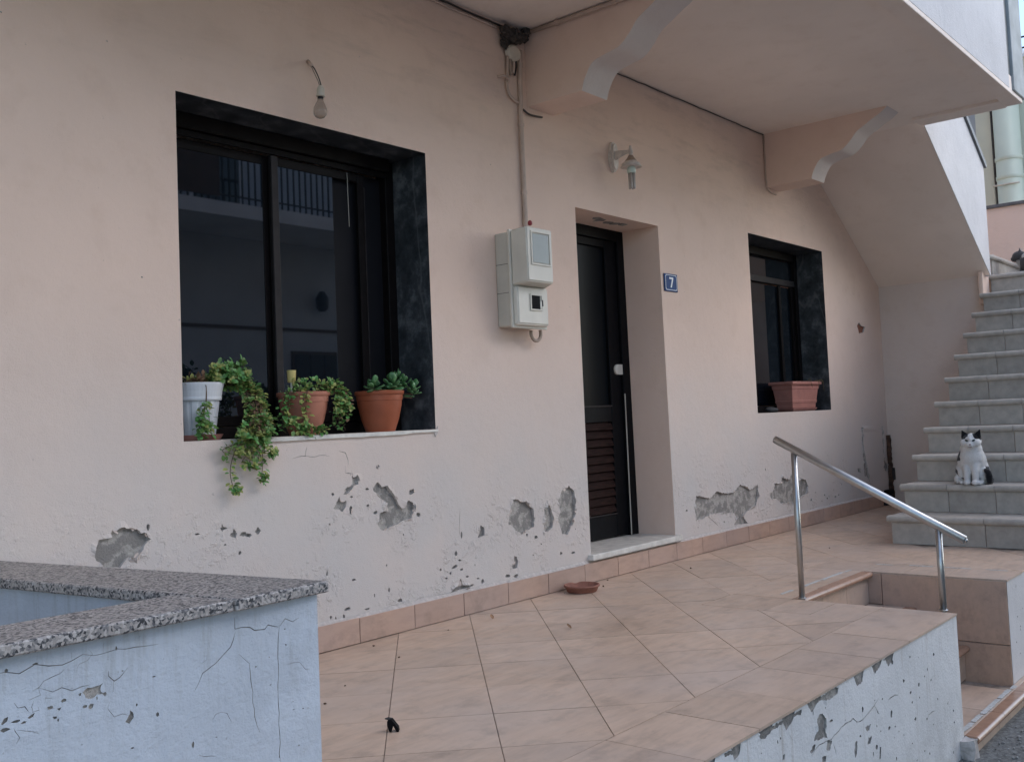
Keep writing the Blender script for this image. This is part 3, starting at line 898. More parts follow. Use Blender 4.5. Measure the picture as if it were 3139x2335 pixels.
for xb in (4.572, 7.722):
    bm = bmesh.new()
    add_prism(bm, prof, xb, xb + .25, 'x')
    for f in bm.faces:
        c = f.calc_center_median()
        f.material_index = 1 if (abs(f.normal.x) < .5 and c.y < 3.212) else 0
    o = from_bm('bracket', bm, None, house, True, mats=['plaster2', 'bracket_edge'])
    o.data.set_sharp_from_angle(angle=R(35))
    tag(o, 'wavy-edged plaster bracket above the meter box' if xb < 5 else 'wavy-edged plaster bracket by the stairs')

# ------------------------------------------------------------------ terrace
terr = empty('terrace', (4, 2.5, 0))
tag(terr, 'raised terrace paved with diagonal beige pink tiles', 'terrace', kind='structure')
bm = bmesh.new()
add_box(bm, 0.3, 5.0, 1.515, 3.608, -0.66, -0.004)
add_box(bm, 5.0005, 6.03, 2.33, 3.608, -0.66, -0.004)
add_box(bm, 6.0305, 10.3, 1.545, 3.608, -0.66, -0.004)
from_bm('bedding', bm, 'grout', terr)
TS = 0.357
G = 0.0018
def clip(poly, ax, val, keep_less):
    out = []
    n = len(poly)
    for i in range(n):
        a, b_ = poly[i], poly[(i + 1) % n]
        ia = (a[ax] <= val) if keep_less else (a[ax] >= val)
        ib = (b_[ax] <= val) if keep_less else (b_[ax] >= val)
        if ia: out.append(a)
        if ia != ib:
            t_ = (val - a[ax]) / (b_[ax] - a[ax])
            q = [0, 0]
            q[ax] = val
            q[1 - ax] = a[1 - ax] + t_ * (b_[1 - ax] - a[1 - ax])
            out.append(tuple(q))
    return out
def rect(poly, x0, x1, y0, y1):
    for ax, v_, k in ((0, x0, False), (0, x1, True), (1, y0, False), (1, y1, True)):
        if len(poly) < 3: return []
        poly = clip(poly, ax, v_, k)
    return poly if len(poly) >= 3 else []
def area(p):
    return abs(sum(p[i][0] * p[(i + 1) % len(p)][1] - p[(i + 1) % len(p)][0] * p[i][1] for i in range(len(p)))) / 2
def dedup(p):
    out = []
    for q in p:
        if not out or (Vector(q) - Vector(out[-1])).length > 1e-4: out.append(q)
    if len(out) > 1 and (Vector(out[0]) - Vector(out[-1])).length < 1e-4: out.pop()
    return out
s2 = math.sqrt(2)
BX0, BX1, BY = 4.655, 6.375, 2.665
regions = [(0.4, BX0 - G, 1.84 + G, 3.588), (BX0 - G, BX1 + G, BY + G, 3.588), (BX1 + G, 10.18, 1.528, 3.588)]
# joints: x-y = -0.22 + 0.505 i ; x+y = 6.45 + 0.505 j
for i in range(-8, 22):
    for j in range(-12, 16):
        va, ub = -0.22 + 0.505 * i, 6.45 + 0.505 * j
        g = G * s2
        cs = []
        for dv, du in ((0, 0), (1, 0), (1, 1), (0, 1)):
            vv = va + 0.505 * dv + (g if dv == 0 else -g)
            uu = ub + 0.505 * du + (g if du == 0 else -g)
            cs.append(((uu + vv) / 2, (uu - vv) / 2))
        bm = bmesh.new()
        dz = random.uniform(-.0008, .0006)
        tot = 0
        for rg in regions:
            p = dedup(rect(cs, *rg))
            if len(p) < 3 or area(p) < 1e-4: continue
            cx_ = sum(q[0] for q in p) / len(p); cy_ = sum(q[1] for q in p) / len(p)
            if cx_ > 7.35 and cy_ < 2.5: continue
            add_prism(bm, p, -0.009, dz, 'z'); tot += 1
        if tot:
            from_bm('tile', bm, 'tile45', terr)
        else:
            bm.free()
def btile(x0, x1, y0, y1):
    box('tile', x0 + G, x1 - G, y0 + G, y1 - G, -0.009, random.uniform(-.0008, .0006), 'tile', terr, 0)
x = 4.332 - 0.35 * 11
while x < 4.6:
    btile(x, min(x + .35, BX0) if x < 4.2 else BX0, 1.493, 1.84)
    x += .35
for y0, y1 in ((1.493, 1.84), (1.84, 2.08), (2.08, 2.317)):
    btile(BX0, 5.0, y0, y1)
for x0, x1 in ((BX0, 5.0), (5.0, 5.345), (5.345, 5.69), (5.69, 6.03), (6.03, BX1)):
    btile(x0, x1, 2.322 if 4.9 < x0 < 6.0 else 2.317, BY)
for y0, y1 in ((1.524, 1.86), (1.86, 2.10), (2.10, 2.317)):
    btile(6.024, BX1, y0, y1)
# worn strips of safety tape
def tape(parent, z, segs):
    for pts in segs:
        prism('tape_remnant', pts, z + .0005, z + .0018, 'z', 'tape', parent)
def strip_x(x0, x1, y, w):
    n_ = max(2, int((x1 - x0) / .03))
    up = [(x0 + (x1 - x0) * k / n_, y + w / 2 + random.uniform(-.002, .002)) for k in range(n_ + 1)]
    dn = [(x0 + (x1 - x0) * k / n_, y - w / 2 + random.uniform(-.006, .003)) for k in range(n_ + 1)]
    return dn + up[::-1]
def strip_y(y0, y1, x_, w):
    return [(b_, a) for a, b_ in strip_x(y0, y1, x_, w)][::-1]
tape(terr, 0, [strip_x(5.10, 5.24, 2.43, .018), strip_x(5.38, 5.60, 2.425, .022), strip_x(5.62, 5.93, 2.42, .022), strip_x(5.95, 6.02, 2.41, .016),
               strip_y(2.02, 2.16, 6.34, .018), strip_y(1.80, 1.96, 6.345, .014), strip_y(2.25, 2.36, 6.31, .010), strip_y(1.60, 1.72, 6.35, .012)])

# white retaining wall under the terrace edge
tw = empty('terrace_wall', (3.5, 1.5, -0.65), 'chipped white painted retaining wall under the terrace edge with rust streaks', 'wall')
tp = [jag(p, .008, .003) for p in TERR_PATCHES] + [chip(c, random.uniform(.005, .012)) for c in TERR_CHIPS]
for _ in range(70):
    tp.append(chip((random.uniform(2.4, 4.95), random.uniform(-0.62, -0.05)), random.uniform(.002, .007)))
tp = [p for p in tp if max(q[1] for q in p) < -0.0105]
tp += [crackpoly([q for q in c if q[1] < -.012], .0022) for c in TERR_CRACKS if len([q for q in c if q[1] < -.012]) > 1]
# flaked band hugging the tiles
for x0 in (2.55, 2.75, 2.93, 3.1, 3.3, 3.45, 3.72, 3.9, 4.05):
    L = random.uniform(.06, .14)
    tp.append(jag([(x0, -.012), (x0 + L, -.012), (x0 + L * .8, -.012 - random.uniform(.015, .04)), (x0 + L * .3, -.012 - random.uniform(.02, .05))], .01, .003))
wall_sheet('masonry', [(0.3, -0.70), (5.0, -0.70), (5.0, -0.010), (0.3, -0.010)], [], tp, lambda u, v, d: (u, 1.5 + d, v), ['white', 'cement'], tw, .005, .004, nlift=len(TERR_PATCHES) - 3)
mesh('end_face', [(5.0, 1.5, -.7), (5.0, 2.34, -.7), (5.0, 2.34, -.010), (5.0, 1.5, -.010)], [(0, 1, 2, 3)], 'tile', tw)
pw = empty('platform_wall', (7, 1.53, -0.65), 'smooth white painted wall right of the entrance steps', 'wall')
wall_sheet('masonry', [(6.03, -0.70), (13, -0.70), (13, -0.010), (6.03, -0.010)], [], [chip((random.uniform(6.1, 6.5), random.uniform(-.6, -.05)), .006) for _ in range(8)],
           lambda u, v, d: (u, 1.53 + d, v), ['white_clean', 'cement'], pw, .004, 0)
M['clad'] = tile_mat('cladding_tile', (0.56, 0.365, 0.26), 0)
# tile cladding of the platform's side, a panel at a time
for y0, y1, z0, z1 in ((1.532, 2.219, -0.356, -0.010), (2.223, 2.345, -0.19, -0.010), (1.532, 1.83, -0.70, -0.360), (2.223, 2.345, -0.356, -0.194)):
    box('cladding_tile', 6.018, 6.031, y0, y1, z0 + .001, z1, 'clad', pw, .0015)

# entrance steps
st = empty('entrance_steps', (5.5, 1.9, -0.65), 'three tiled entrance steps with rounded brown edges beside the steel handrail', 'steps')
def nosing_x(x0, x1, yf, zt, parent, mat, r=0.017):
    prof_ = [(yf + .065, zt), (yf + r, zt)] + [(yf + r - r * math.sin(R(a)), zt - r + r * math.cos(R(a))) for a in range(20, 181, 20)] + [(yf + r + .012, zt - 2 * r), (yf + .014 + r, zt - 2 * r + .004), (yf + .065, zt - .012)]
    o = prism('nosing', prof_, x0, x1, 'x', mat, parent)
    return o
M['nose'] = simple('glazed_nosing', (0.40, 0.235, 0.155), 0.25, 0.14, 14, objvar=.06, spec=.6)
lev = [(0.0, 2.268, 2.33), (-0.19, 2.02, 2.30), (-0.38, 1.74, 2.05), (-0.567, 1.432, 1.77)]
for k, (z, yf, yb) in enumerate(lev):
    xa, xb = (5.004, 6.016)
    if k == 3: xb = 6.35
    n_ = 3
    for q in range(n_):
        x0 = xa + (xb - xa) * q / n_; x1 = xa + (xb - xa) * (q + 1) / n_ - .003
        nosing_x(x0, x1, yf, z, st, 'nose')
        if k: 
            yb2 = yb if x1 < 6.02 else 1.527
            box('tread_tile', x0, min(x1, 6.016) if k < 3 else x1, yf + .067, yb2, z - .012, z - .001, 'tile', st, .001)
        zl = lev[k + 1][0] if k < 3 else -0.70
        box('riser_tile', x0, x1 if (k < 3 or x1 < 6.4) else x1, yf + .032, yf + .042, zl + .001, z - .036, 'tile', st, .001)
boxes('core', [(5.003, 6.016, 2.311, 2.329, -.66, -.02), (5.003, 6.016, 2.063, 2.310, -.66, -.203), (5.003, 6.016, 1.783, 2.062, -.66, -.393), (5.003, 6.35, 1.475, 1.527, -.7, -.58), (5.003, 6.016, 1.528, 1.782, -.7, -.58)], 'grout', st, 0)
# broken concrete end of the lowest step
bm = bmesh.new()
add_box(bm, 4.93, 5.002, 1.440, 1.498, -0.665, -0.570)
bmesh.ops.subdivide_edges(bm, edges=bm.edges, cuts=4, use_grid_fill=True)
for v in bm.verts:
    nn = noise.noise_vector(v.co * 22)
    v.co += nn * 0.016
from_bm('broken_end', bm, 'patchy', st)
tape(st, -0.5665, [strip_x(5.02, 5.21, 1.522, .022), strip_x(5.225, 5.36, 1.522, .024), strip_x(5.38, 5.68, 1.52, .026), strip_x(5.70, 5.90, 1.52, .026), strip_x(5.92, 6.0, 1.515, .018)])
gr = bmesh.new()
for _ in range(420):
    x = random.uniform(4.2, 7.0); y = 1.41 - abs(random.gauss(0, .28))
    r = random.uniform(.003, .012)
    add_ell(gr, (x, y, -.652 + r * .2), (r, r * random.uniform(.6, 1), r * .6), 1, Matrix.Rotation(random.uniform(0, 6), 3, 'Z'))
M['grit'] = simple('pale_grit', (0.34, 0.33, 0.31), .95, .5, 30, objvar=.2)
tag(from_bm('gravel', gr, 'grit'), 'loose pale grit on the street below the lowest step', 'gravel', kind='stuff')

# ------------------------------------------------------------------ staircase
sta = empty('staircase', (8.8, 2.1, 0), 'grey tiled outside staircase turning up to the balcony', 'staircase')
YL, YR = 2.60, 1.40
TR, RI, X0, NS = 0.31, 0.20, 7.25, 11
yj = [2.59, 2.275, 1.957, 1.64, 1.40]
core = []
for k in range(NS):
    xf = X0 + TR * k
    zt = RI * (k + 1)
    if k < NS - 1:
        core.append((xf + .042, xf + TR + .0415, YR, YL - .014, 0 if k == 0 else -0.001 * k, zt - .012))
    r = .024
    for q in range(4):
        ya, yb = yj[q], yj[q + 1] + .003
        if q == 0: ya = YL + .012
        pr = [(xf + .075, zt)] + [(xf + r - r * math.sin(R(a)), zt - r + r * math.cos(R(a))) for a in range(0, 181, 20)] + [(xf + .075, zt - .040)]
        prism('nosing', [(a, b_) for a, b_ in pr], min(ya, yb), max(ya, yb), 'y', 'stairtile', sta) if False else None
        bm = bmesh.new()
        A = [bm.verts.new((a, ya, b_)) for a, b_ in pr]
        B = [bm.verts.new((a, yb, b_)) for a, b_ in pr]
        fs = [bm.faces.new(A), bm.faces.new(B)]
        for i in range(len(pr)):
            fs.append(bm.faces.new((A[i], A[(i + 1) % len(pr)], B[(i + 1) % len(pr)], B[i])))
        bmesh.ops.recalc_face_normals(bm, faces=fs)
        from_bm('nosing', bm, 'stairtile', sta)
        y2 = yj[q]
        box('riser_tile', xf + .030 + random.uniform(-.001, .001), xf + .041, yj[q + 1] + .002, y2 - .002, RI * k + .001, zt - .042, 'stairtile', sta, .0015)
        if k < NS - 1:
            box('tread_tile', xf + .077, xf + TR + .028, yj[q + 1] + .002, (y2 if q else YL) - .002, zt - .011, zt - .0005, 'stairtile', sta, .001)
boxes('core', core, 'plaster2', sta, 0)
# landing with one more step towards the house
LX0, LX1 = X0 + TR * 10, 11.6
boxes('landing', [(LX0 + .042, LX1, YR, 2.595, 1.9, 2.188)], 'stairtile', sta, 0)
for q in range(4):
    for i in range(4):
        x0 = LX0 + .077 + .31 * i
        box('tread_tile', x0, min(x0 + .307, LX1), yj[q + 1] + .002, (yj[q] if q else 2.58) - .002, 2.189, 2.1995, 'stairtile', sta, .001)
# winder step: short piece square to the flight, then running back along it
box('winder_step', 10.44, LX1, 2.60, 3.60, 1.9, 2.36, 'plaster2', sta, 0)
for i in range(5):
    x0 = 10.455 + .24 * i
    box('riser_tile', x0, x0 + .237, 2.585, 2.599, 2.2005, 2.356, 'stairtile', sta, .001)
tube('nosing', [(10.36, 2.64, 2.378), (10.40, 2.60, 2.378), (10.44, 2.568, 2.378)], .024, 'stairtile', sta, 12)
for i in range(3):
    x0 = 10.445 + .38 * i
    bm = bmesh.new()
    r = .024
    pr = [(2.66, 2.402)] + [(2.555 + r - r * math.sin(R(a)), 2.402 - r + r * math.cos(R(a))) for a in range(0, 181, 20)] + [(2.66, 2.361)]
    add_prism(bm, pr, x0, x0 + .377, 'x')
    from_bm('nosing', bm, 'stairtile', sta)
box('tread_tile', 10.45, LX1, 2.661, 3.60, 2.362, 2.402, 'stairtile', sta, .001)
box('newel_tile', 10.36, 10.438, 2.60, 2.66, 2.2005, 2.35, 'stairtile', sta, .002)
# upper flight
M['understair'] = plaster_mat('dull_plaster', (0.70, 0.60, 0.54), False)
def zl_(x_): return 3.047 - 0.646 * (x_ - 8.873)
prism('upper_flight', [(8.405, zl_(8.405)), (10.21, zl_(10.21)), (10.21, zl_(10.21) + .30), (8.405, zl_(8.405) + .35)], 2.552, 3.609, 'y', 'soffit', sta)
prism('stair_parapet', [(8.445, zl_(8.445) + .001), (10.232, zl_(10.232) + .001), (10.232, 3.225), (8.445, 3.225 + .66 * (10.232 - 8.445))], 2.547, 2.66, 'y', 'white_clean', sta)
prism('parapet_cap', [(8.445, 3.226 + .66 * (10.232 - 8.445)), (10.225, 3.226 + .66 * .007), (10.255, 3.215), (10.268, 3.245), (10.255, 3.27), (8.445, 3.27 + .66 * (10.255 - 8.445))], 2.525, 2.69, 'y', 'gmarble', sta)
box('under_stair_wall', 10.205, 10.34, 2.60, 3.70, 0.0, 2.20, 'understair', sta, .004)
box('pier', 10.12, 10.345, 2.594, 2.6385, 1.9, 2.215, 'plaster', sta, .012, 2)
box('landing_parapet', LX1, LX1 + .12, 1.40, 3.61, -.6, 3.055, 'plaster2', sta, 0)
box('landing_cap', LX1 - .03, LX1 + .15, 1.38, 3.611, 3.056, 3.09, 'gmarble', sta, .003)
# damp, crumbling wall corner beside the stairs
dk = empty('rotten_batten', (10.19, 3.59, 0), 'rotten dark batten peeling off the wall corner beside the stairs', 'batten')
bm = bmesh.new()
for i in range(46):
    z = 0.02 + i * .0145
    w = .035 + .022 * (1 - z / .7)
    x0 = 10.15 + .02 * noise.noise(Vector((z * 9, 0, 0)))
    add_box(bm, x0, x0 + w, 3.575 + .012 * noise.noise(Vector((z * 23, 5, 0))), 3.609, z, z + .0146)
from_bm('batten', bm, 'rust', dk)
box('rag', 10.168, 10.20, 3.553, 3.58, 0.24, 0.36, 'stone', dk, .006)
vt = empty('drain_box', (10.03, 3.58, 0), 'small black drain box at the end of the skirting', 'drain')
box('body', 9.955, 10.13, 3.565, 3.609, 0.004, 0.095, 'stone', vt, .006)
box('cover', 9.98, 10.145, 3.56, 3.606, 0.10, 0.15, 'black', vt, .008)

# ------------------------------------------------------------------ foreground garden wall
gw = empty('garden_wall', (1.4, 2.1, -0.65), 'low white garden wall with speckled granite coping in the left foreground', 'wall')
gp = [jag(p, .006, .002) for p in GARD_PATCHES] + [chip(c, random.uniform(.003, .007)) for c in GARD_CHIPS]
for _ in range(30):
    gp.append(chip((random.uniform(.9, 1.65), random.uniform(.1, .5)), random.uniform(.0012, .003)))
gp += [crackpoly(c, .0011 if i not in (0,) else .0017) for i, c in enumerate(GARD_CRACKS)]
for _ in range(11):
    x, z = (random.uniform(.88, 1.3), random.uniform(.30, .52)) if random.random() < .7 else (random.uniform(1.3, 1.66), random.uniform(.2, .54))
    a = random.uniform(0, 6.28)
    pl = [(x, z)]
    for k in range(random.randint(2, 5)):
        a += random.uniform(-1, 1)
        x += .018 * math.cos(a); z += .013 * math.sin(a)
        pl.append((x, z))
    gp.append(crackpoly(pl, .0006))
gp = [p for p in gp if max(q[1] for q in p) < .569]
wall_sheet('masonry', [(-2.5, -0.66), (1.690, -0.66), (1.690, 0.571), (-2.5, 0.571)], [], gp, lambda u, v, d: (u, 2.105 + d, v), ['white_garden', 'cement'], gw, .004, .002, nlift=len(GARD_PATCHES))
bm = bmesh.new()
add_prism(bm, [(-2.5, 2.275), (1.41, 2.275), (1.41, 2.116), (-2.5, 2.116)], -0.66, 0.571, 'z')
add_prism(bm, [(1.4105, 2.116), (1.688, 2.116), (1.462, 3.60), (1.262, 3.60), (1.4105, 2.35)], -0.66, 0.571, 'z')
from_bm('masonry_back', bm, 'white_garden', gw)
prism('coping_slab', [(-2.5, 2.072), (1.419, 2.076), (1.392, 2.296), (-2.5, 2.304)], 0.572, 0.600, 'z', 'granite', gw, .004)
prism('coping_slab', [(1.423, 2.070), (1.714, 2.082), (1.484, 3.606), (1.233, 3.606), (1.396, 2.296)], 0.572, 0.601, 'z', 'granite', gw, .004)
# ------------------------------------------------------------------ handrail
hr = empty('handrail', (5.03, 1.9, 0), 'stainless steel handrail on two posts beside the entrance steps', 'handrail')
XR = 5.032
d_ = Vector((0, 1.445 - 2.385, 0.340 - 0.837)).normalized()
a_ = Vector((XR, 2.385, 0.837)); b2_ = Vector((XR, 1.445, 0.340))
tube('rail', [a_, a_ + d_ * .004, b2_ - d_ * .004, b2_], [.017, .0205, .0205, .016], 'steel', hr, 20)
tube('end_cap', [b2_ + d_ * .0005, b2_ + d_ * .010], [.0135, .006], 'steel', hr, 16)
for y_, z_ in ((2.280, 0.762), (1.566, 0.384)):
    tube('post', [(XR, y_, -.004), (XR, y_, z_)], .0155, 'steel', hr, 16)
    lathe('base_ring', [(.021, 0), (.021, .004), (.017, .007)], (XR, y_, .0008), 'steel', hr, 16)

# ------------------------------------------------------------------ wall fittings
# bare bulb
bb = empty('bare_bulb', (2.943, 3.61, 2.698), 'bare light bulb hanging from a wire above the large window', 'light bulb')
tube('wall_tube', [(2.945, 3.612, 2.702), (2.927, 3.575, 2.676), (2.909, 3.540, 2.652)], .0085, 'conduit', bb, 10)
tube('wire', catmull([(2.907, 3.537, 2.650), (2.913, 3.53, 2.640), (2.928, 3.528, 2.615), (2.942, 3.529, 2.59), (2.951, 3.53, 2.563)], 4), .0028, 'cable', bb, 6)
tube('wire', catmull([(2.905, 3.539, 2.648), (2.909, 3.534, 2.632), (2.922, 3.532, 2.608), (2.936, 3.532, 2.585), (2.944, 3.532, 2.563)], 4), .0028, 'rubber', bb, 6)
tl = Matrix.Rotation(R(4), 3, 'Y')
lathe('socket', [(.010, .0), (.017, -.012), (.017, -.016), (.0185, -.018), (.0185, -.040), (.0205, -.042), (.0205, -.050), (.017, -.052)], (2.949, 3.531, 2.566), 'cream', bb, 20, tilt=tl)
lathe('cap', [(.0135, -.050), (.0135, -.064)], (2.949, 3.531, 2.566), 'alu2', bb, 16, tilt=tl)
lathe('bulb', [(.0135, -.062), (.0145, -.072), (.022, -.088), (.0295, -.105), (.032, -.120), (.0295, -.136), (.020, -.148), (.008, -.153)], (2.949, 3.531, 2.566), 'bulb', bb, 24, tilt=tl)

# conduit
cd = empty('conduit', (4.49, 3.6, 2.1), 'painted vertical conduit running up the wall from the meter box', 'conduit')
tube('pipe', catmull([(4.486, 3.592, 2.055), (4.489, 3.595, 2.3), (4.488, 3.596, 2.7), (4.497, 3.596, 3.0), (4.508, 3.596, 3.155)], 5), .0145, 'conduit', cd, 12)
for z_, x_ in ((2.312, 4.489), (2.71, 4.488), (3.069, 4.502)):
    lathe('clip', [(.0185, -.009), (.0185, .009)], (x_, 3.596, z_), 'conduit', cd, 14)
    box('clip_lug', x_ + .016, x_ + .035, 3.601, 3.609, z_ - .006, z_ + .006, 'conduit', cd, .001)
tube('pipe', [(4.556, 3.58, 3.268), (4.556, 3.1, 3.268), (4.556, 2.65, 3.268)], .0125, 'conduit', cd, 10)
lathe('clip', [(.016, -.009), (.016, .009)], (4.556, 3.35, 3.268), 'conduit', cd, 12, tilt=Matrix.Rotation(R(90), 3, 'X'))
lathe('clip', [(.016, -.009), (.016, .009)], (4.556, 2.95, 3.268), 'conduit', cd, 12, tilt=Matrix.Rotation(R(90), 3, 'X'))
lathe('red_cap', [(.009, 0), (.013, .004), (.013, .02), (.007, .026)], (4.41, 3.50, 2.098), 'red', cd, 12) if 'red' in M else None
M['red'] = simple('red_plastic', (0.30, 0.03, 0.035), 0.4, 0.1, 20)
lathe('red_cap', [(.008, 0), (.013, .006), (.013, .020), (.007, .028)], (4.41, 3.50, 2.094), 'red', cd, 12)

# mud nest and broken junction box in the corner
nb = bmesh.new()
for _ in range(60):
    u, w_ = random.uniform(0, 1), random.uniform(0, 1)
    c = Vector((4.33 + .225 * u, 3.585 - random.uniform(0, .03), 3.20 + .045 * u + random.uniform(-.035, .035)))
    s_ = random.uniform(.012, .028)
    add_ell(nb, c, (s_, s_ * .8, s_), 1)
for _ in range(50):
    c = Vector((4.335 + random.uniform(0, .10), 3.59, 3.16 + random.uniform(-.03, .05)))
    add_ell(nb, c, (.014, .012, .016), 1)
for v in nb.verts: v.co += noise.noise_vector(v.co * 60) * .008
tag(from_bm('mud_nest', nb, 'nest'), 'dark crumbling mud nest in the ceiling corner beside the bracket', 'nest')
jb = empty('junction_box', (4.42, 3.6, 3.12), 'broken cream junction box with loose cables below the dark nest', 'junction box')
lathe('cover', [(.0, .030), (.045, .028), (.055, .018), (.057, .0), (.045, -.002)], (4.432, 3.598, 3.118), 'cream', jb, 14, tilt=Matrix.Rotation(R(90), 3, 'X') @ Matrix.Diagonal((1.1, .85, 1)))
for i, (pts, r_, mm) in enumerate((
        ([(4.385, 3.592, 3.09), (4.383, 3.595, 3.0), (4.372, 3.595, 2.93), (4.385, 3.592, 2.87), (4.43, 3.594, 2.845), (4.468, 3.594, 2.837)], .0085, 'conduit'),
        ([(4.41, 3.590, 3.09), (4.405, 3.592, 3.03), (4.41, 3.592, 2.985)], .009, 'rubber'),
        ([(4.435, 3.588, 3.095), (4.437, 3.590, 3.05), (4.428, 3.590, 3.0)], .009, 'conduit'),
        ([(4.455, 3.586, 3.10), (4.458, 3.59, 3.04), (4.44, 3.59, 2.99)], .006, 'cable'),
        ([(4.305, 3.606, 2.955), (4.335, 3.575, 2.958), (4.372, 3.578, 2.945), (4.370, 3.594, 2.925)], .0075, 'conduit'),
        ([(4.515, 3.598, 2.808), (4.56, 3.595, 2.79), (4.62, 3.596, 2.79), (4.70, 3.602, 2.80)], .006, 'cable'))):
    tube('cable', catmull(pts, 4), r_, mm, jb, 7)
cb = empty('ceiling_cable', (5.5, 3.6, 3.27), 'thin dark cable pinned along the joint of wall and balcony soffit', 'cable')
def sag(a, b_, n_, amp):
    a, b_ = Vector(a), Vector(b_)
    return [a + (b_ - a) * (i / n_) + Vector((0, random.uniform(-.001, 0), random.uniform(-amp, amp))) for i in range(n_ + 1)]
tube('run', sag((4.825, 3.602, 3.274), (7.715, 3.602, 3.276), 30, .003), .0036, 'cable', cb, 6)
tube('run', [(7.715, 3.602, 3.27), (7.713, 3.6, 3.1), (7.714, 3.6, 2.9), (7.73, 3.6, 2.825), (7.79, 3.602, 2.805), (7.90, 3.605, 2.80)], .0065, 'conduit', cb, 6)
tube('run', sag((1.0, 3.60, 3.262), (4.36, 3.60, 3.262), 30, .004), .006, 'cable', cb, 6)
tube('run', sag((1.0, 3.601, 3.248), (4.36, 3.60, 3.240), 30, .002), .006, 'conduit', cb, 6)

# electricity meter
me_ = empty('electricity_meter', (4.35, 3.61, 1.5), 'pale plastic electricity meter box left of the door', 'meter box')
box('base', 4.222, 4.515, 3.512, 3.609, 1.515, 2.04, 'meterback', me_, .012, 2)
for z_ in (1.70, 1.86):
    box('base_seam', 4.2205, 4.225, 3.52, 3.605, z_, z_ + .0022, 'alu2', me_, 0)
lathe('knockout', [(.02, 0), (.02, .002), (.014, .002), (.013, .0005)], (4.222, 3.565, 1.575), 'meterback', me_, 18, tilt=Matrix.Rotation(R(-90), 3, 'Y'))
box('rim', 4.214, 4.522, 3.495, 3.5115, 1.505, 2.05, 'meter', me_, .005, 2)
M['_'] = M['meter']
bm = bmesh.new()
# upper housing tapering forward
def taper(bm, a, b_, ya, yb, bev):
    v = [bm.verts.new(p) for p in ((a[0], ya, a[2]), (a[1], ya, a[2]), (a[1], ya, a[3]), (a[0], ya, a[3]), (b_[0], yb, b_[2]), (b_[1], yb, b_[2]), (b_[1], yb, b_[3]), (b_[0], yb, b_[3]))]
    fs = [bm.faces.new([v[i] for i in q]) for q in ((0, 1, 2, 3), (7, 6, 5, 4), (0, 4, 5, 1), (1, 5, 6, 2), (2, 6, 7, 3), (3, 7, 4, 0))]
    bmesh.ops.recalc_face_normals(bm, faces=fs)
    bmesh.ops.bevel(bm, geom=list({e for f in fs for e in f.edges}), offset=bev, segments=3, affect='EDGES')
taper(bm, (4.222, 4.505, 1.735, 2.045), (4.228, 4.452, 1.752, 2.052), 3.494, 3.382, .007)
o = from_bm('cover', bm, 'meter', me_, True); o.data.set_sharp_from_angle(angle=R(50))
bm = bmesh.new()
taper(bm, (4.222, 4.512, 1.515, 1.734), (4.232, 4.50, 1.525, 1.734), 3.494, 3.465, .007)
o = from_bm('lower_cover', bm, 'meter', me_, True); o.data.set_sharp_from_angle(angle=R(50))
def frame(name, x0, x1, z0, z1, w, y0, y1, mat, parent):
    boxes(name, [(x0, x1, y0, y1, z0, z0 + w), (x0, x1, y0, y1, z1 - w, z1), (x0, x0 + w, y0, y1, z0 + w, z1 - w), (x1 - w, x1, y0, y1, z0 + w, z1 - w)], mat, parent, .0015)
frame('window_frame', 4.258, 4.430, 1.842, 2.032, .010, 3.3755, 3.3815, 'meter', me_)
frame('window_frame', 4.269, 4.419, 1.853, 2.021, .004, 3.3785, 3.3813, 'meterback', me_)
box('window', 4.274, 4.414, 1.858 and 3.3795, 3.3817, 1.858, 2.016, 'meterglass', me_, 0)
frame('switch_frame', 4.335, 4.443, 1.603, 1.697, .009, 3.457, 3.4645, 'meter', me_)
box('switch_recess', 4.343, 4.420, 3.4595, 3.4648, 1.611, 1.689, 'black', me_, 0)
box('switch_flap', 4.419, 4.434, 3.456, 3.4645, 1.613, 1.66, 'meter', me_, .002)
box('latch', 4.434, 4.440, 3.452, 3.4565, 1.63, 1.665, 'alu2', me_, .001)
pts = [(4.49 + .045 * math.cos(R(a)), 3.555, 1.490 + .045 * math.sin(R(a))) for a in range(165, 400, 20)]
tube('hose_loop', pts, .010, 'rubber', me_, 10)
pts = [(4.57 + .04 * math.cos(R(a)), 3.585, 1.93 + .085 * math.sin(R(a))) for a in range(-80, 85, 15)]
tube('hose_loop', pts, .013, 'rubber', me_, 10)
for k in range(5):
    prism('rust_stain', chip((4.315 + random.uniform(-.02, .02), 1.475 - .012 * k), .010 - .001 * k), 3.6085, 3.6096, 'y', 'rubber', me_) if False else None

# wall lamp
wlm = empty('wall_lamp', (5.44, 3.61, 2.69), 'cream wall lamp with a shadeless tube bulb above the door', 'wall lamp')
bm = bmesh.new()
pp = [(5.437 + .040 * math.cos(R(a)), 2.685 + .100 * math.sin(R(a))) for a in range(0, 360, 15)]
add_prism(bm, pp, 3.588, 3.609, 'y')
pp2 = [(5.437 + .030 * math.cos(R(a)), 2.685 + .088 * math.sin(R(a))) for a in range(0, 360, 15)]
add_prism(bm, pp2, 3.574, 3.5875, 'y')
from_bm('wall_plate', bm, 'lampwhite', wlm)
lathe('screw', [(.004, 0), (.004, .003)], (5.418, 3.588, 2.655), 'alu2', wlm, 8, tilt=Matrix.Rotation(R(90), 3, 'X'))
prism('arm', [(3.574, 2.722), (3.455, 2.706), (3.455, 2.690), (3.500, 2.683), (3.574, 2.660)], 5.424, 5.440, 'x', 'lampwhite', wlm, .003)
C_ = (5.428, 3.455, 0)
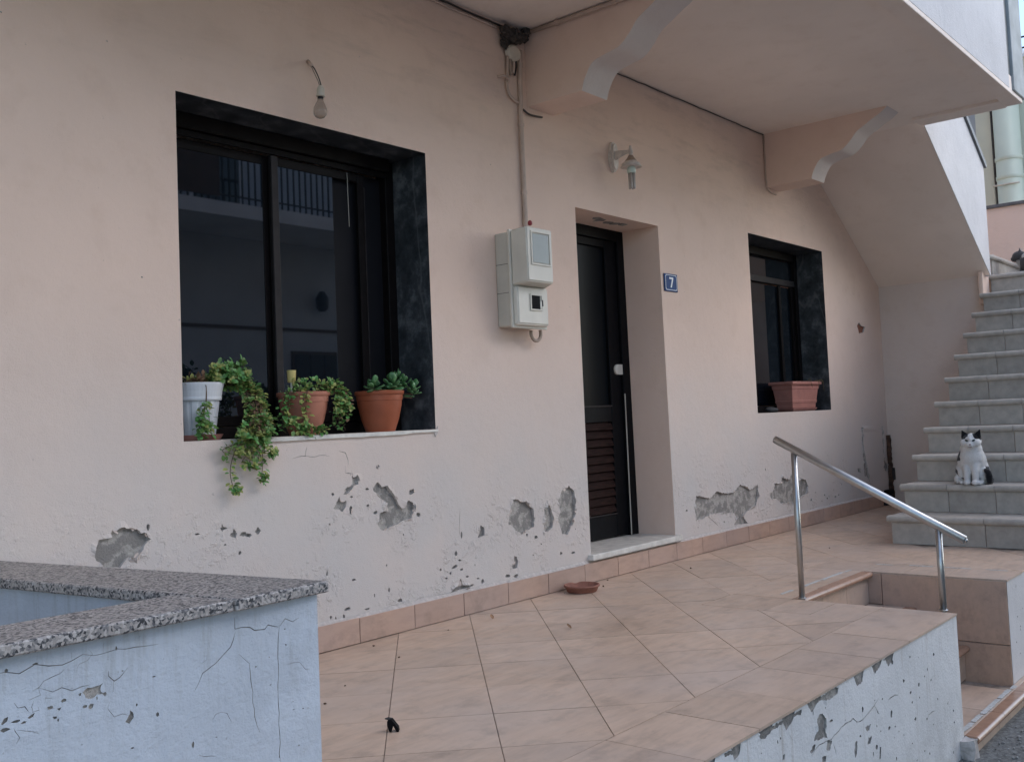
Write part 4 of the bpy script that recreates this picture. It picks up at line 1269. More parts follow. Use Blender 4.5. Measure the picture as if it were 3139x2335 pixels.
lathe('finial', [(.004, 2.733), (.008, 2.728), (.010, 2.715), (.013, 2.710), (.013, 2.702), (.016, 2.698), (.016, 2.682), (.010, 2.678), (.010, 2.668)][::-1], C_, 'lampwhite', wlm, 16)
lathe('shade', [(.014, 2.668), (.020, 2.658), (.030, 2.642), (.040, 2.630)][::-1], C_, 'lampgold', wlm, 24)
lathe('gallery', [(.062, 2.600), (.060, 2.612), (.046, 2.622), (.041, 2.629)], C_, 'lampwhite', wlm, 28)
lathe('reflector', [(.040, 2.592), (.067, 2.591), (.068, 2.595), (.062, 2.599)], C_, 'lampwhite', wlm, 28)
lathe('socket', [(.026, 2.552), (.029, 2.562), (.029, 2.578), (.025, 2.580), (.025, 2.5915)], C_, 'bulbgreen', wlm, 20)
for a in range(0, 360, 90):
    x_, y_ = C_[0] + .0145 * math.cos(R(a + 20)), C_[1] + .0145 * math.sin(R(a + 20))
    tube('bulb_tube', [(x_, y_, 2.553), (x_, y_, 2.46), (x_, y_, 2.452), (x_, y_, 2.448)], [.0085, .0085, .007, .003], 'tubeglass', wlm, 10)

# house number
hn = empty('house_number', (6.1, 3.61, 1.91), 'blue enamel house number plate with a white 7 right of the door', 'sign')
box('plate', 6.012, 6.186, 3.600, 3.608, 1.850, 1.974, 'blue', hn, .003, 2)
def frame_poly(x0, x1, z0, z1, c):
    return [(x0 + c, z0), (x1 - c, z0), (x1, z0 + c), (x1, z1 - c), (x1 - c, z1), (x0 + c, z1), (x0, z1 - c), (x0, z0 + c)]
bm = bmesh.new()
o_, i_ = frame_poly(6.023, 6.175, 1.858, 1.966, .012), frame_poly(6.027, 6.171, 1.8615, 1.9625, .0105)
V_ = [[bm.verts.new((p[0], 3.5985, p[1])) for p in l] for l in (o_, i_)]
for k in range(8):
    bm.faces.new((V_[0][k], V_[0][(k + 1) % 8], V_[1][(k + 1) % 8], V_[1][k]))
ext = bmesh.ops.extrude_face_region(bm, geom=bm.faces[:])
bmesh.ops.translate(bm, vec=(0, .0012, 0), verts=[e for e in ext['geom'] if isinstance(e, bmesh.types.BMVert)])
from_bm('border', bm, 'numwhite', hn)
prism('numeral', [(6.074, 1.937), (6.074, 1.949), (6.126, 1.949), (6.126, 1.938), (6.103, 1.878), (6.087, 1.878), (6.110, 1.937)], 3.5980, 3.5995, 'y', 'numwhite', hn)

# ------------------------------------------------------------------ pots and plants
def leaf_mesh(name, L, Wd, mat, fold=.25, curl=.2):
    rows = [(0, .0), (.25, .75), (.55, 1.0), (.82, .62), (1.0, .0)]
    V, F = [], []
    for s, w in rows:
        z = -curl * L * s * s
        if w == 0:
            V.append((L * s, 0, z))
        else:
            V += [(L * s, -Wd * w / 2, z + fold * Wd * w / 2), (L * s, 0, z), (L * s, Wd * w / 2, z + fold * Wd * w / 2)]
    F += [(0, 2, 1), (0, 3, 2)]
    for k in (1, 4):
        F += [(k, k + 1, k + 4, k + 3), (k + 1, k + 2, k + 5, k + 4)]
    F += [(7, 8, 10), (8, 9, 10)]
    me = bpy.data.meshes.new(name)
    me.from_pydata(V, [], F)
    me.materials.append(M[mat])
    for p in me.polygons: p.use_smooth = True
    return me
LM = {k: leaf_mesh('leaf', .026, .018, k) for k in ('leaf1', 'leaf2', 'leaf3', 'leaf4')}
def jade_mesh():
    bm = bmesh.new()
    L, W_, T = .050, .033, .008
    rows = [(0, .12), (.2, .4), (.5, .85), (.75, 1.0), (.92, .7), (1, .2)]
    rings = []
    for s, w in rows:
        z = .10 * L * s * s * 2
        rings.append([bm.verts.new((L * s, W_ / 2 * w * math.cos(a), z + T / 2 * min(1, w * 1.2) * math.sin(a))) for a in (0, math.pi / 3, 2 * math.pi / 3, math.pi, 4 * math.pi / 3, 5 * math.pi / 3)])
    for i in range(len(rings) - 1):
        for k in range(6):
            bm.faces.new((rings[i][k], rings[i][(k + 1) % 6], rings[i + 1][(k + 1) % 6], rings[i + 1][k]))
    bm.faces.new(rings[0][::-1]); bm.faces.new(rings[-1])
    bmesh.ops.recalc_face_normals(bm, faces=bm.faces)
    me = bpy.data.meshes.new('jade_leaf')
    bm.to_mesh(me); bm.free()
    me.materials.append(M['jade'])
    for p in me.polygons: p.use_smooth = True
    return me
JM = jade_mesh()

class Plant:
    def __init__(s, parent, cap):
        s.parent, s.cap, s.n = parent, cap, 0
        s.sv = {k: ([], []) for k in LM}
        s.stems = bmesh.new()
    def leaf(s, p, d, up, kind, sc):
        d = Vector(d).normalized()
        up = Vector(up)
        y_ = up.cross(d)
        if y_.length < 1e-3: y_ = d.orthogonal()
        y_.normalize()
        z_ = d.cross(y_)
        mt_ = Matrix((d, y_, z_)).transposed()
        if s.n < s.cap:
            o = link('leaf', LM[kind], s.parent, loc=p)
            o.rotation_euler = mt_.to_euler()
            o.scale = (sc, sc, sc)
            s.n += 1
        else:
            V, F = s.sv[kind]
            b0 = len(V)
            for v in LM[kind].vertices: V.append(tuple(mt_ @ (v.co * sc) + Vector(p)))
            for f in LM[kind].polygons: F.append([b0 + i for i in f.vertices])
    def strand(s, pts, dens=90, spread=1.0, pal=('leaf1', 'leaf1', 'leaf2', 'leaf3'), r=.0022, sc=(.7, 1.15), bare=0.0):
        cp = catmull(pts, 7)
        add_tube(s.stems, cp, [r * (1 - .5 * i / len(cp)) for i in range(len(cp))], 5)
        acc = 0
        a = random.uniform(0, 6.28)
        tot = sum((cp[i + 1] - cp[i]).length for i in range(len(cp) - 1))
        done = 0
        for i in range(len(cp) - 1):
            seg = cp[i + 1] - cp[i]
            done += seg.length
            if done / tot < bare: continue
            acc += seg.length * dens
            while acc > 1:
                acc -= 1
                a += 1.57 + random.uniform(-.4, .4)
                t_ = seg.normalized()
                s1 = t_.orthogonal().normalized()
                s2_ = t_.cross(s1)
                rad = s1 * math.cos(a) + s2_ * math.sin(a)
                d = rad * spread + t_ * random.uniform(.1, .7) + Vector((0, -.25, .25))
                if d.y > 0: d.y *= -.3
                p = cp[i] + seg * random.random() + rad * random.uniform(0, .016)
                if p.y > cp[i].y + .004: p.y = cp[i].y
                s.leaf(p, d, Vector((random.uniform(-.4, .4), -.5 + random.uniform(-.4, .4), 1)), random.choice(pal), random.uniform(*sc))
    def rosette(s, c, n_, pal, sc=1.0):
        ax = Vector((random.uniform(-.5, .5), -1, random.uniform(.1, 1.0))).normalized()
        s1 = ax.orthogonal().normalized(); s2_ = ax.cross(s1)
        a0 = random.uniform(0, 6.28)
        kd = random.choice(pal)
        for k in range(n_):
            a = a0 + k * 2.3999
            d = (s1 * math.cos(a) + s2_ * math.sin(a)) * (.55 + .45 * k / n_) + ax * (1.0 - .8 * k / n_)
            s.leaf(Vector(c), d, ax, kd if random.random() < .7 else random.choice(pal), sc * random.uniform(.75, 1.1) * (.6 + .5 * k / n_))
    def finish(s):
        bmesh.ops.recalc_face_normals(s.stems, faces=s.stems.faces)
        from_bm('stems', s.stems, 'stem', s.parent, True)
        V, F, MI = [], [], []
        ks = list(LM)
        for i, k in enumerate(ks):
            b0 = len(V)
            V += s.sv[k][0]
            for f in s.sv[k][1]:
                F.append([b0 + q for q in f]); MI.append(i)
        if V:
            me = bpy.data.meshes.new('foliage')
            me.from_pydata(V, [], F)
            for k in ks: me.materials.append(M[k])
            for p, i in zip(me.polygons, MI):
                p.material_index = i; p.use_smooth = True
            tag(link('foliage', me, s.parent), kind='stuff')

ZS = 0.969
GP = 'potted plants on the window sill'
# 1 white ribbed pot
p1 = empty('potted_plant', (2.378, 3.73, ZS), 'trailing green plant in a ribbed white pot, spilling over the sill', 'potted plant', GP)
lathe('saucer', [(.098, .0), (.104, .004), (.116, .024), (.112, .024), (.100, .010)], (2.378, 3.73, ZS), 'terra3', p1, 32)
bm = bmesh.new()
seg = 96
prof_ = [(.080, .012), (.084, .02), (.093, .09), (.101, .150), (.102, .165)]
rings = []
for i, (r, z) in enumerate(prof_):
    rings.append([bm.verts.new((2.378 + (r + (-.0038 if (k % 6 in (0, 1)) and 0 < i < 4 else 0)) * math.cos(2 * math.pi * k / seg), 3.73 + (r + (-.0038 if (k % 6 in (0, 1)) and 0 < i < 4 else 0)) * math.sin(2 * math.pi * k / seg), ZS + z)) for k in range(seg)])
for i in range(len(rings) - 1):
    for k in range(seg):
        bm.faces.new((rings[i][k], rings[i][(k + 1) % seg], rings[i + 1][(k + 1) % seg], rings[i + 1][k]))
bm.faces.new(rings[0][::-1])
add_lathe(bm, [(.100, .1652), (.111, .166), (.113, .172), (.112, .182), (.116, .205), (.123, .232), (.124, .240), (.117, .240), (.110, .215), (.0, .212)], (2.378, 3.73, ZS), 48)
from_bm('pot', bm, 'potwhite', p1)
lathe('soil', [(.108, .214), (.02, .222), (.001, .223)], (2.378, 3.73, ZS), 'soil', p1, 20)
P1 = Plant(p1, 230)
rng = random.uniform
greens = ('leaf1', 'leaf2', 'leaf2', 'leaf1', 'leaf3')
mixed = ('leaf1', 'leaf1', 'leaf3', 'leaf3', 'leaf2')
brown = ('leaf4', 'leaf4', 'leaf4', 'leaf3')
# strands hanging down over the wall, largest first
for ex, ez in ((2.462, .745), (2.592, .775), (2.655, .905), (2.437, .905), (2.53, .845), (2.60, .855)):
    P1.strand([(2.50 + rng(-.04, .04), 3.70, 1.20), (2.575 + rng(-.03, .03), 3.635, 1.19), (2.60 + rng(-.03, .03), 3.60, 1.10), (2.56 + rng(-.05, .07), 3.583, .99), (ex + rng(-.02, .02), 3.578, (ez + .96) / 2), (ex, 3.58, ez)], 150, 1.0, mixed, .0026)
for ex, ez in ((2.50, .87), (2.62, .95), (2.66, .99), (2.45, .93), (2.56, .90), (2.68, 1.05), (2.64, .93), (2.50, .95), (2.60, .98), (2.67, 1.0), (2.55, .97), (2.48, 1.0), (2.63, 1.02)):
    P1.strand([(2.48 + rng(-.04, .04), 3.70, 1.20), (2.58 + rng(-.04, .04), 3.64, 1.20), (2.60 + rng(-.05, .05), 3.605, 1.10), (2.57 + rng(-.08, .09), 3.588, 1.0), (ex, 3.582, ez)], 140, 1.0, mixed, .0024)
# crown above the rim
for k in range(24):
    a = rng(0, 6.28); r = rng(.02, .12)
    b0 = (2.42 + .6 * r * math.cos(a), 3.71 + .5 * r * math.sin(a), 1.19)
    e = (2.47 + rng(-.08, .16), 3.68 + rng(-.06, .04), 1.22 + rng(0, .09))
    P1.strand([b0, ((b0[0] + e[0]) / 2, (b0[1] + e[1]) / 2, 1.235), e], 150, 1.0, greens, .002, (.8, 1.25))
for k in range(7):
    b0 = (2.33 + rng(-.03, .05), 3.70, 1.19)
    P1.strand([b0, (b0[0] + rng(-.02, .02), 3.66, 1.215), (b0[0] + rng(-.05, .05), 3.64, 1.22 + rng(-.01, .03))], 130, 1.0, brown, .002)
# short strand down the front of the pot
for k in range(5):
    xx = 2.345 + rng(-.03, .04)
    P1.strand([(2.37, 3.64, 1.205), (2.352, 3.598, 1.185), (2.350, 3.600, 1.12), (xx, 3.612, 1.06), (xx + rng(-.01, .02), 3.615, .985)], 120, .9, greens, .002, bare=.45)
for x_, z_, y_, sp_, n_ in ((2.455, 1.25, 3.65, .055, 24), (2.53, 1.235, 3.63, .045, 12), (2.575, 1.10, 3.585, .045, 8), (2.56, 1.03, 3.575, .07, 13), (2.56, .95, 3.565, .08, 14), (2.52, .87, 3.565, .06, 8), (2.465, .755, 3.57, .018, 5), (2.585, .79, 3.57, .025, 5), (2.655, .90, 3.57, .02, 4), (2.35, 1.03, 3.605, .03, 9)):
    for k in range(n_):
        P1.rosette((x_ + rng(-sp_, sp_), y_ + rng(-.012, .008), z_ + rng(-sp_, sp_) * .7), random.randint(5, 8), greens if z_ > 1.15 else mixed, 1.05)
# dry core
for k in range(9):
    P1.strand([(2.56 + rng(-.02, .03), 3.64, 1.19), (2.575 + rng(-.03, .03), 3.580, 1.12), (2.58 + rng(-.04, .03), 3.570, 1.05), (2.57 + rng(-.04, .04), 3.566, .99)], 85, .9, brown, .0026, (.4, .8))
P1.finish()

# 2 faded pot with trailing plant
def round_pot(name, cx_, cy_, r, rf, h, mat, parent, band=None):
    k = r
    prof_ = [(rf * .96, .0), (rf, .004), (rf + (k - rf) * .42, h * .30), (rf + (k - rf) * .74, h * .62), (rf + (k - rf) * .80, h * .76), (rf + (k - rf) * .86, h * .765), (rf + (k - rf) * .90, h * .90), (k, h * .905), (k * 1.02, h * .93), (k * 1.02, h * .985), (k * .99, h), (k * .93, h), (k * .88, h * .93), (.001, h * .90)]
    return lathe('pot', prof_, (cx_, cy_, ZS), mat, parent, 48)
p2 = empty('potted_plant', (2.95, 3.728, ZS), 'straggly trailing plant in a faded terracotta pot at mid sill', 'potted plant', GP)
round_pot('pot', 2.95, 3.728, .121, .068, .200, 'terra1', p2)
lathe('soil', [(.103, .186), (.02, .192), (.001, .193)], (2.95, 3.728, ZS), 'soil', p2, 20)
P2 = Plant(p2, 140)
for k in range(13):
    a = rng(0, 6.28)
    b0 = (2.95 + .08 * math.cos(a), 3.715 + .06 * math.sin(a), 1.16)
    e = (b0[0] + rng(-.03, .05), b0[1] - rng(0, .05), 1.17 + rng(.005, .055))
    P2.strand([b0, ((b0[0] + e[0]) / 2, (b0[1] + e[1]) / 2, 1.185), e], 120, 1, ('leaf1', 'leaf1', 'leaf3'), .0018, (.7, 1.05))
for k in range(13):
    b0 = (3.02 + rng(-.02, .03), 3.69, 1.165)
    P2.strand([b0, (3.06 + rng(-.01, .03), 3.65, 1.175 + rng(0, .04)), (3.09 + rng(-.02, .05), 3.63, 1.13), (3.095 + rng(-.03, .06), 3.63, 1.06 + rng(-.03, .05))], 105, 1, ('leaf1', 'leaf3', 'leaf1', 'leaf2', 'leaf4'), .002, (.75, 1.1))
for k in range(4):
    b0 = (3.08 + rng(-.02, .03), 3.66, 1.08)
    P2.strand([b0, (b0[0] + rng(-.02, .02), 3.65, 1.03), (b0[0] + rng(-.03, .03), 3.64, .985)], 70, 1, ('leaf1', 'leaf1', 'leaf2'), .0016, (.6, .9))
for k in range(3):
    P2.strand([(2.895, 3.62, 1.172), (2.862 + rng(-.01, .01), 3.603, 1.15), (2.86 + rng(-.01, .015), 3.607, 1.09), (2.865 + rng(-.015, .02), 3.618, 1.03), (2.86 + rng(-.02, .03), 3.625, .985)], 75, .8, ('leaf3', 'leaf3', 'leaf1'), .0018, (.8, 1.15))
for k in range(9):
    xx = 2.82 + rng(-.03, .16)
    P2.strand([(xx, 3.625, .975), (xx + rng(-.03, .05), 3.615, .995), (xx + rng(-.05, .07), 3.605, .985 + rng(-.01, .045))], 150, 1, ('leaf1', 'leaf1', 'leaf2', 'leaf3'), .0016, (.75, 1.15))
for k in range(5):
    P2.strand([(2.85, 3.66, 1.165), (2.79 + rng(-.02, .02), 3.65, 1.15), (2.785 + rng(-.02, .03), 3.66, 1.08), (2.79 + rng(-.03, .03), 3.66, 1.0)], 75, 1, ('leaf1', 'leaf1', 'leaf2'), .0018, (.7, 1.0))
for x_, z_, y_, sp_, n_ in ((2.95, 1.195, 3.67, .055, 9), (3.04, 1.20, 3.63, .03, 6), (3.09, 1.10, 3.615, .05, 16), (2.85, .99, 3.605, .05, 8), (2.80, 1.05, 3.64, .03, 5)):
    for k in range(n_):
        P2.rosette((x_ + rng(-sp_, sp_), y_ + rng(-.012, .008), z_ + rng(-sp_, sp_) * .7), random.randint(5, 7), ('leaf1', 'leaf2', 'leaf3'), .95)
P2.finish()
gl = empty('garden_light', (2.872, 3.70, 1.15), 'small yellow garden light on a stake in the middle pot', 'garden light')
lathe('stake', [(.006, -.02), (.007, .0), (.007, .062)], (2.864, 3.70, 1.150), 'meter', gl, 10)
lathe('lamp', [(.016, .062), (.0185, .066), (.0205, .11), (.0215, .118), (.016, .118), (.012, .112)], (2.864, 3.70, 1.150), 'lampyellow', gl, 18)

# 3 jade plant
p3 = empty('potted_plant', (3.425, 3.728, ZS), 'jade plant with thick glossy leaves in an orange terracotta pot', 'potted plant', GP)
round_pot('pot', 3.425, 3.728, .121, .074, .203, 'terra2', p3)
lathe('soil', [(.103, .19), (.02, .195), (.001, .196)], (3.425, 3.728, ZS), 'soil', p3, 20)
js = bmesh.new()
for (rx, ry, rz, n_, sc_) in ((3.335, 3.67, 1.20, 13, .95), (3.445, 3.655, 1.20, 15, 1.15), (3.49, 3.70, 1.22, 11, 1.0), (3.555, 3.69, 1.21, 13, .95), (3.60, 3.67, 1.185, 11, .95), (3.575, 3.64, 1.165, 8, .9), (3.40, 3.72, 1.20, 8, .9), (3.53, 3.71, 1.245, 7, .8)):
    c = Vector((rx, ry, rz))
    add_tube(js, [(3.425 + (rx - 3.425) * .5, 3.725, 1.15), c - Vector((0, -.01, .03)), c], [.007, .006, .004], 7)
    tx = rng(-.6, .6)
    for k in range(n_):
        a = k * 2.4 + rng(-.7, .7)
        el = 1.15 - 1.5 * (k / n_) + rng(-.2, .2)
        d = Vector((math.cos(a) * math.cos(el) + tx, math.sin(a) * math.cos(el) - .25, math.sin(el))).normalized()
        y_ = Vector((0, 0, 1)).cross(d).normalized()
        mt_ = Matrix((d, y_, d.cross(y_))).transposed()
        o = link('leaf', JM, p3, loc=c - Vector((rng(-.008, .008), rng(-.008, .008), .030 * k / n_)))
        o.rotation_euler = mt_.to_euler()
        o.rotation_euler.rotate_axis('X', rng(-.5, .5))
        s_ = sc_ * rng(.6, 1.15)
        o.scale = (s_, s_, s_)
bmesh.ops.recalc_face_normals(js, faces=js.faces)
from_bm('stem', js, 'stem', p3, True)

# empty window box on the far window
wb = empty('window_box', (8.33, 3.74, ZS), 'nearly empty rectangular terracotta window box on the narrow window sill', 'planter')
def frustum(bm, zs):
    rings = []
    for x0, x1, y0, y1, z in zs:
        rings.append([bm.verts.new(p) for p in ((x0, y0, z), (x1, y0, z), (x1, y1, z), (x0, y1, z))])
    for i in range(len(rings) - 1):
        for k in range(4):
            bm.faces.new((rings[i][k], rings[i][(k + 1) % 4], rings[i + 1][(k + 1) % 4], rings[i + 1][k]))
    bm.faces.new(rings[0][::-1]); bm.faces.new(rings[-1])
    bmesh.ops.recalc_face_normals(bm, faces=bm.faces)
def insets(l):
    # (half length, half depth, z) about the box centre
    return [(8.365 - a, 8.365 + a, 3.738 - b_, 3.738 + b_, ZS + z) for a, b_, z in l]
bm = bmesh.new()
frustum(bm, insets([(.238, .070, .030), (.243, .073, .070), (.250, .077, .072), (.256, .080, .092), (.251, .078, .096), (.268, .088, .190), (.276, .092, .194), (.280, .094, .228), (.297, .108, .230), (.302, .112, .236), (.302, .112, .252), (.297, .108, .257), (.283, .096, .257), (.272, .088, .220)]))
from_bm('box', bm, 'terra3', wb)
bm = bmesh.new()
frustum(bm, insets([(.225, .066, .002), (.250, .082, .022), (.250, .082, .027), (.24, .076, .027)]))
from_bm('tray', bm, 'terra3', wb)
bm = bmesh.new()
frustum(bm, insets([(.271, .087, .2195), (.271, .087, .224)]))
from_bm('soil', bm, 'soil', wb)
bm = bmesh.new()
for k in range(14):
    x_ = 8.62 + rng(-.06, .04) if k < 10 else 8.42 + rng(-.03, .03)
    a = rng(-1, 1)
    add_tube(bm, catmull([(x_, 3.68, 1.20), (x_ + .015 * a, 3.65, 1.235), (x_ + .035 * a, 3.625, 1.225 + rng(-.03, .03)), (x_ + .045 * a, 3.615, 1.19 + rng(-.05, .05))], 3), .0014, 4)
M['drygrass'] = simple('dry_grass', (0.17, 0.13, 0.07), .9, .3, 30)
tag(from_bm('dry_grass', bm, 'drygrass', wb), kind='stuff')
bm = bmesh.new()
add_ell(bm, (7.70, 3.66, ZS + .023), (.095, .042, .023), 3)
for v in bm.verts: v.co += noise.noise_vector(v.co * 14) * .008
tag(from_bm('stone', bm, 'stone', None, True), 'dark flat stone on the narrow window sill left of the window box', 'stone')

# ------------------------------------------------------------------ things on the terrace floor
ds = empty('clay_dish', (4.70, 3.46, 0), 'shallow chipped clay dish on the terrace tiles by the skirting', 'dish')
bm = bmesh.new()
add_lathe(bm, [(.082, .0), (.086, .003), (.097, .028), (.104, .031), (.104, .040), (.098, .041), (.092, .036), (.080, .010), (.001, .009)], (4.695, 3.462, .001), 40)
for v in bm.verts:
    a = math.atan2(v.co.y - 3.462, v.co.x - 4.695)
    if v.co.z > .026 and abs(a - 1.0) < .28:
        v.co.z -= .010 * (1 - abs(a - 1.0) / .28)
tag(from_bm('bowl', bm, 'clay', ds, True), None)
ck = empty('plastic_clip', (2.29, 2.48, 0), 'broken black plastic clip lying on the terrace tiles', 'clip')
bm = bmesh.new()
ol = [(-.019, .036), (-.012, .041), (-.003, .040), (.017, .014), (.019, .001), (.011, .001), (.001, .021), (-.007, .0008), (-.012, .0008), (-.019, .021)]
fs = add_prism(bm, ol, -.014, .014, 'y')
bmesh.ops.bevel(bm, geom=list(bm.edges), offset=.0012, segments=1, affect='EDGES')
for v in bm.verts: v.co = Vector((2.288, 2.478, 0)) + Vector((.64, -.767, 0)) * v.co.x + Vector((.767, .64, 0)) * v.co.y + Vector((0, 0, v.co.z))
from_bm('body', bm, 'black', ck)
bm = bmesh.new()
add_box(bm, 2.268, 2.286, 2.480, 2.498, .0405, .044, .001)
from_bm('tab', bm, 'stone', ck)
for k, (x_, y_) in enumerate(((3.114, 3.485), (2.582, 3.062), (2.375, 2.931), (5.686, 3.32), (4.877, 3.44), (4.603, 3.52), (5.081, 3.55), (3.534, 3.417), (3.017, 3.217), (4.63, 3.50), (6.9, 2.9))):
    bm = bmesh.new()
    r = rng(.0035, .0065) * (1.6 if k in (3, 4) else 1)
    add_ell(bm, (x_, y_, r * .5), (r * rng(.8, 1.4), r * rng(.6, 1), r * .55), 1, Matrix.Rotation(rng(0, 6), 3, 'Z'))
    tag(from_bm('crumb', bm, 'stem'), 'tiny dark crumb of dirt lying on the terrace tiles', 'crumb', 'dirt crumbs on the terrace')
for k, (x_, y_) in enumerate(((3.83, 3.388), (3.835, 2.901))):
    o = link('dry_leaf', leaf_mesh('dry_leaf', .045, .02, 'leaf4', .5, -.3), None, loc=(x_, y_, .004))
    o.rotation_euler = (0.1, -.1, rng(0, 6))
    tag(o, 'curled dry leaf near the skirting on the terrace' if k == 0 else 'curled dry leaf out in mid terrace', 'leaf', 'dry leaves on the terrace')

# ------------------------------------------------------------------ cats
def make_cat(name, base, label, ells, tubes, ears, color, vox=.0045, fur=14000):
    bm = bmesh.new()
    for c, r, *q in ells: add_ell(bm, c, r, 3, q[0] if q else None)
    for pts, rad in tubes: 
        cp = catmull(pts, 6)
        rr = [rad[0] + (rad[1] - rad[0]) * i / (len(cp) - 1) for i in range(len(cp))]
        add_tube(bm, cp, rr, 12)
        add_ell(bm, cp[0], (rr[0],) * 3, 2); add_ell(bm, cp[-1], (rr[-1],) * 3, 2)
    for tri, th in ears:
        a, b_, c = (Vector(p) for p in tri)
        nn = (b_ - a).cross(c - a).normalized() * th
        v = [bm.verts.new(p) for p in (a + nn, b_ + nn, c + nn * .4, a - nn, b_ - nn, c - nn * .4)]
        for f in ((0, 1, 2), (5, 4, 3), (0, 3, 4, 1), (1, 4, 5, 2), (2, 5, 3, 0)): bm.faces.new([v[i] for i in f])
    bmesh.ops.recalc_face_normals(bm, faces=bm.faces)
    me = bpy.data.meshes.new('tmp'); bm.to_mesh(me); bm.free()
    tmp = bpy.data.objects.new('tmp', me); COL.objects.link(tmp)
    md = tmp.modifiers.new('r', 'REMESH'); md.mode = 'VOXEL'; md.voxel_size = vox; md.use_smooth_shade = True
    sm = tmp.modifiers.new('s', 'SMOOTH'); sm.factor = .5; sm.iterations = 4
    dg = bpy.context.evaluated_depsgraph_get()
    me2 = bpy.data.meshes.new_from_object(tmp.evaluated_get(dg))
    bpy.data.objects.remove(tmp)
    for p in me2.polygons: p.use_smooth = True
    at = me2.color_attributes.new('col', 'FLOAT_COLOR', 'POINT')
    for i, v in enumerate(me2.vertices):
        c = color(v.co)
        at.data[i].color = (c[0], c[1], c[2], 1)
    me2.materials.clear(); me2.materials.append(M['fur'])
    root = empty(name, base, label, 'cat')
    link('body', me2, root)
    # short fur lying down and back along the coat
    V, F, CL = [], [], []
    me2.calc_loop_triangles() if False else None
    n_ = len(me2.vertices)
    for _ in range(fur):
        v = me2.vertices[random.randrange(n_)]
        nn = v.normal
        d = (nn * .45 + Vector((0, 0, -.9)) - nn * nn.z * -.9 * .5 + Vector((random.uniform(-.3, .3), random.uniform(-.3, .3), random.uniform(-.2, .2)))).normalized()
        if d.dot(nn) < .15: d = (d + nn * (.3 - d.dot(nn))).normalized()
        L = random.uniform(.007, .014)
        if v.co.z - base[2] > .27 or v.co.z - base[2] < .04: L *= .5
        s_ = d.cross(nn)
        if s_.length < 1e-4: continue
        s_ = s_.normalized() * .0011
        k = len(V)
        V += [v.co - s_, v.co + s_, v.co + d * L]
        F.append((k, k + 1, k + 2))
        c = at.data[v.index].color
        CL += [c[:]] * 3
    fm = bpy.data.meshes.new('coat')
    fm.from_pydata([tuple(q) for q in V], [], F)
    fa = fm.color_attributes.new('col', 'FLOAT_COLOR', 'POINT')
    for i, c in enumerate(CL): fa.data[i].color = c
    fm.materials.append(M['fur'])
    tag(link('coat', fm, root), kind='stuff')
    return root
WH, BK = (.70, .69, .67), (.012, .012, .014)
def lerp(a, b_, t_): return tuple(a[i] + (b_[i] - a[i]) * t_ for i in range(3))
def catcol(p):
    n_ = noise.noise(p * 40) * .008
    x_, y_, z_ = p.x, p.y + n_, p.z + n_
    t_ = 0.0
    # cap of black over both ears, white blaze between
    if z_ > .728 + max(0, (x_ - 7.56)) * -.25 and abs(y_ - 2.098) > .006 + max(0, .772 - z_) * .55:
        t_ = 1.0
    # shoulder crescent
    dy, dz = y_ - 2.186, z_ - .612
    if x_ > 7.60 and y_ > 2.165 and abs(dz) < .042 and abs((y_ - 2.19) - .35 * abs(dz)) < .02: t_ = 1.0
    # hip stripe
    if y_ > 2.172 and abs(z_ - (.500 + (y_ - 2.23) * .9)) < .016 and x_ > 7.62: t_ = 1.0
    # tail
    if y_ < 2.033 and x_ > 7.585 and z_ < .53 and (Vector((y_ - 2.005, z_ - .445)).length < .085) and x_ < 7.72 and y_ < 2.030: t_ = 1.0
    # pinkish inner ears
    return lerp(WH, BK, t_)
B_ = .40
ells = [((7.735, 2.135, B_ + .105), (.110, .105, .105)), ((7.70, 2.185, B_ + .085), (.090, .058, .085)), ((7.70, 2.06, B_ + .075), (.085, .045, .078)),
        ((7.680, 2.125, B_ + .165), (.100, .098, .105)), ((7.645, 2.115, B_ + .20), (.078, .085, .090)), ((7.635, 2.112, B_ + .255), (.066, .074, .06)),
        ((7.62, 2.10, B_ + .312), (.058, .066, .055)), ((7.588, 2.138, B_ + .300), (.034, .031, .028)), ((7.588, 2.062, B_ + .300), (.034, .031, .028)),
        ((7.57, 2.098, B_ + .287), (.034, .034, .026)), ((7.556, 2.092, B_ + .281), (.020, .021, .015)), ((7.567, 2.096, B_ + .318), (.018, .014, .026)),
        ((7.575, 2.137, B_ + .018), (.034, .024, .0185)), ((7.572, 2.083, B_ + .018), (.034, .024, .0185)),
        ((7.625, 2.180, B_ + .015), (.048, .023, .0165)), ((7.610, 2.052, B_ + .015), (.045, .021, .0165)),
        ((7.655, 2.215, B_ + .035), (.05, .03, .035))]
tubes = [([(7.625, 2.140, B_ + .17), (7.600, 2.141, B_ + .10), (7.585, 2.138, B_ + .025)], (.034, .0205)),
         ([(7.625, 2.085, B_ + .17), (7.598, 2.083, B_ + .10), (7.583, 2.081, B_ + .025)], (.034, .0205)),
         ([(7.72, 2.04, B_ + .03), (7.67, 2.005, B_ + .027), (7.632, 2.002, B_ + .032), (7.618, 1.998, B_ + .060), (7.622, 2.006, B_ + .088), (7.628, 2.022, B_ + .098)], (.026, .018))]
ears = [(((7.608, 2.166, B_ + .332), (7.612, 2.112, B_ + .356), (7.604, 2.163, B_ + .393)), .008), (((7.612, 2.086, B_ + .356), (7.608, 2.034, B_ + .332), (7.604, 2.034, B_ + .396)), .008)]
cat = make_cat('cat', (7.65, 2.1, B_), 'white cat with black ear patches and black tail sitting on the grey stairs', ells, tubes, ears, catcol)
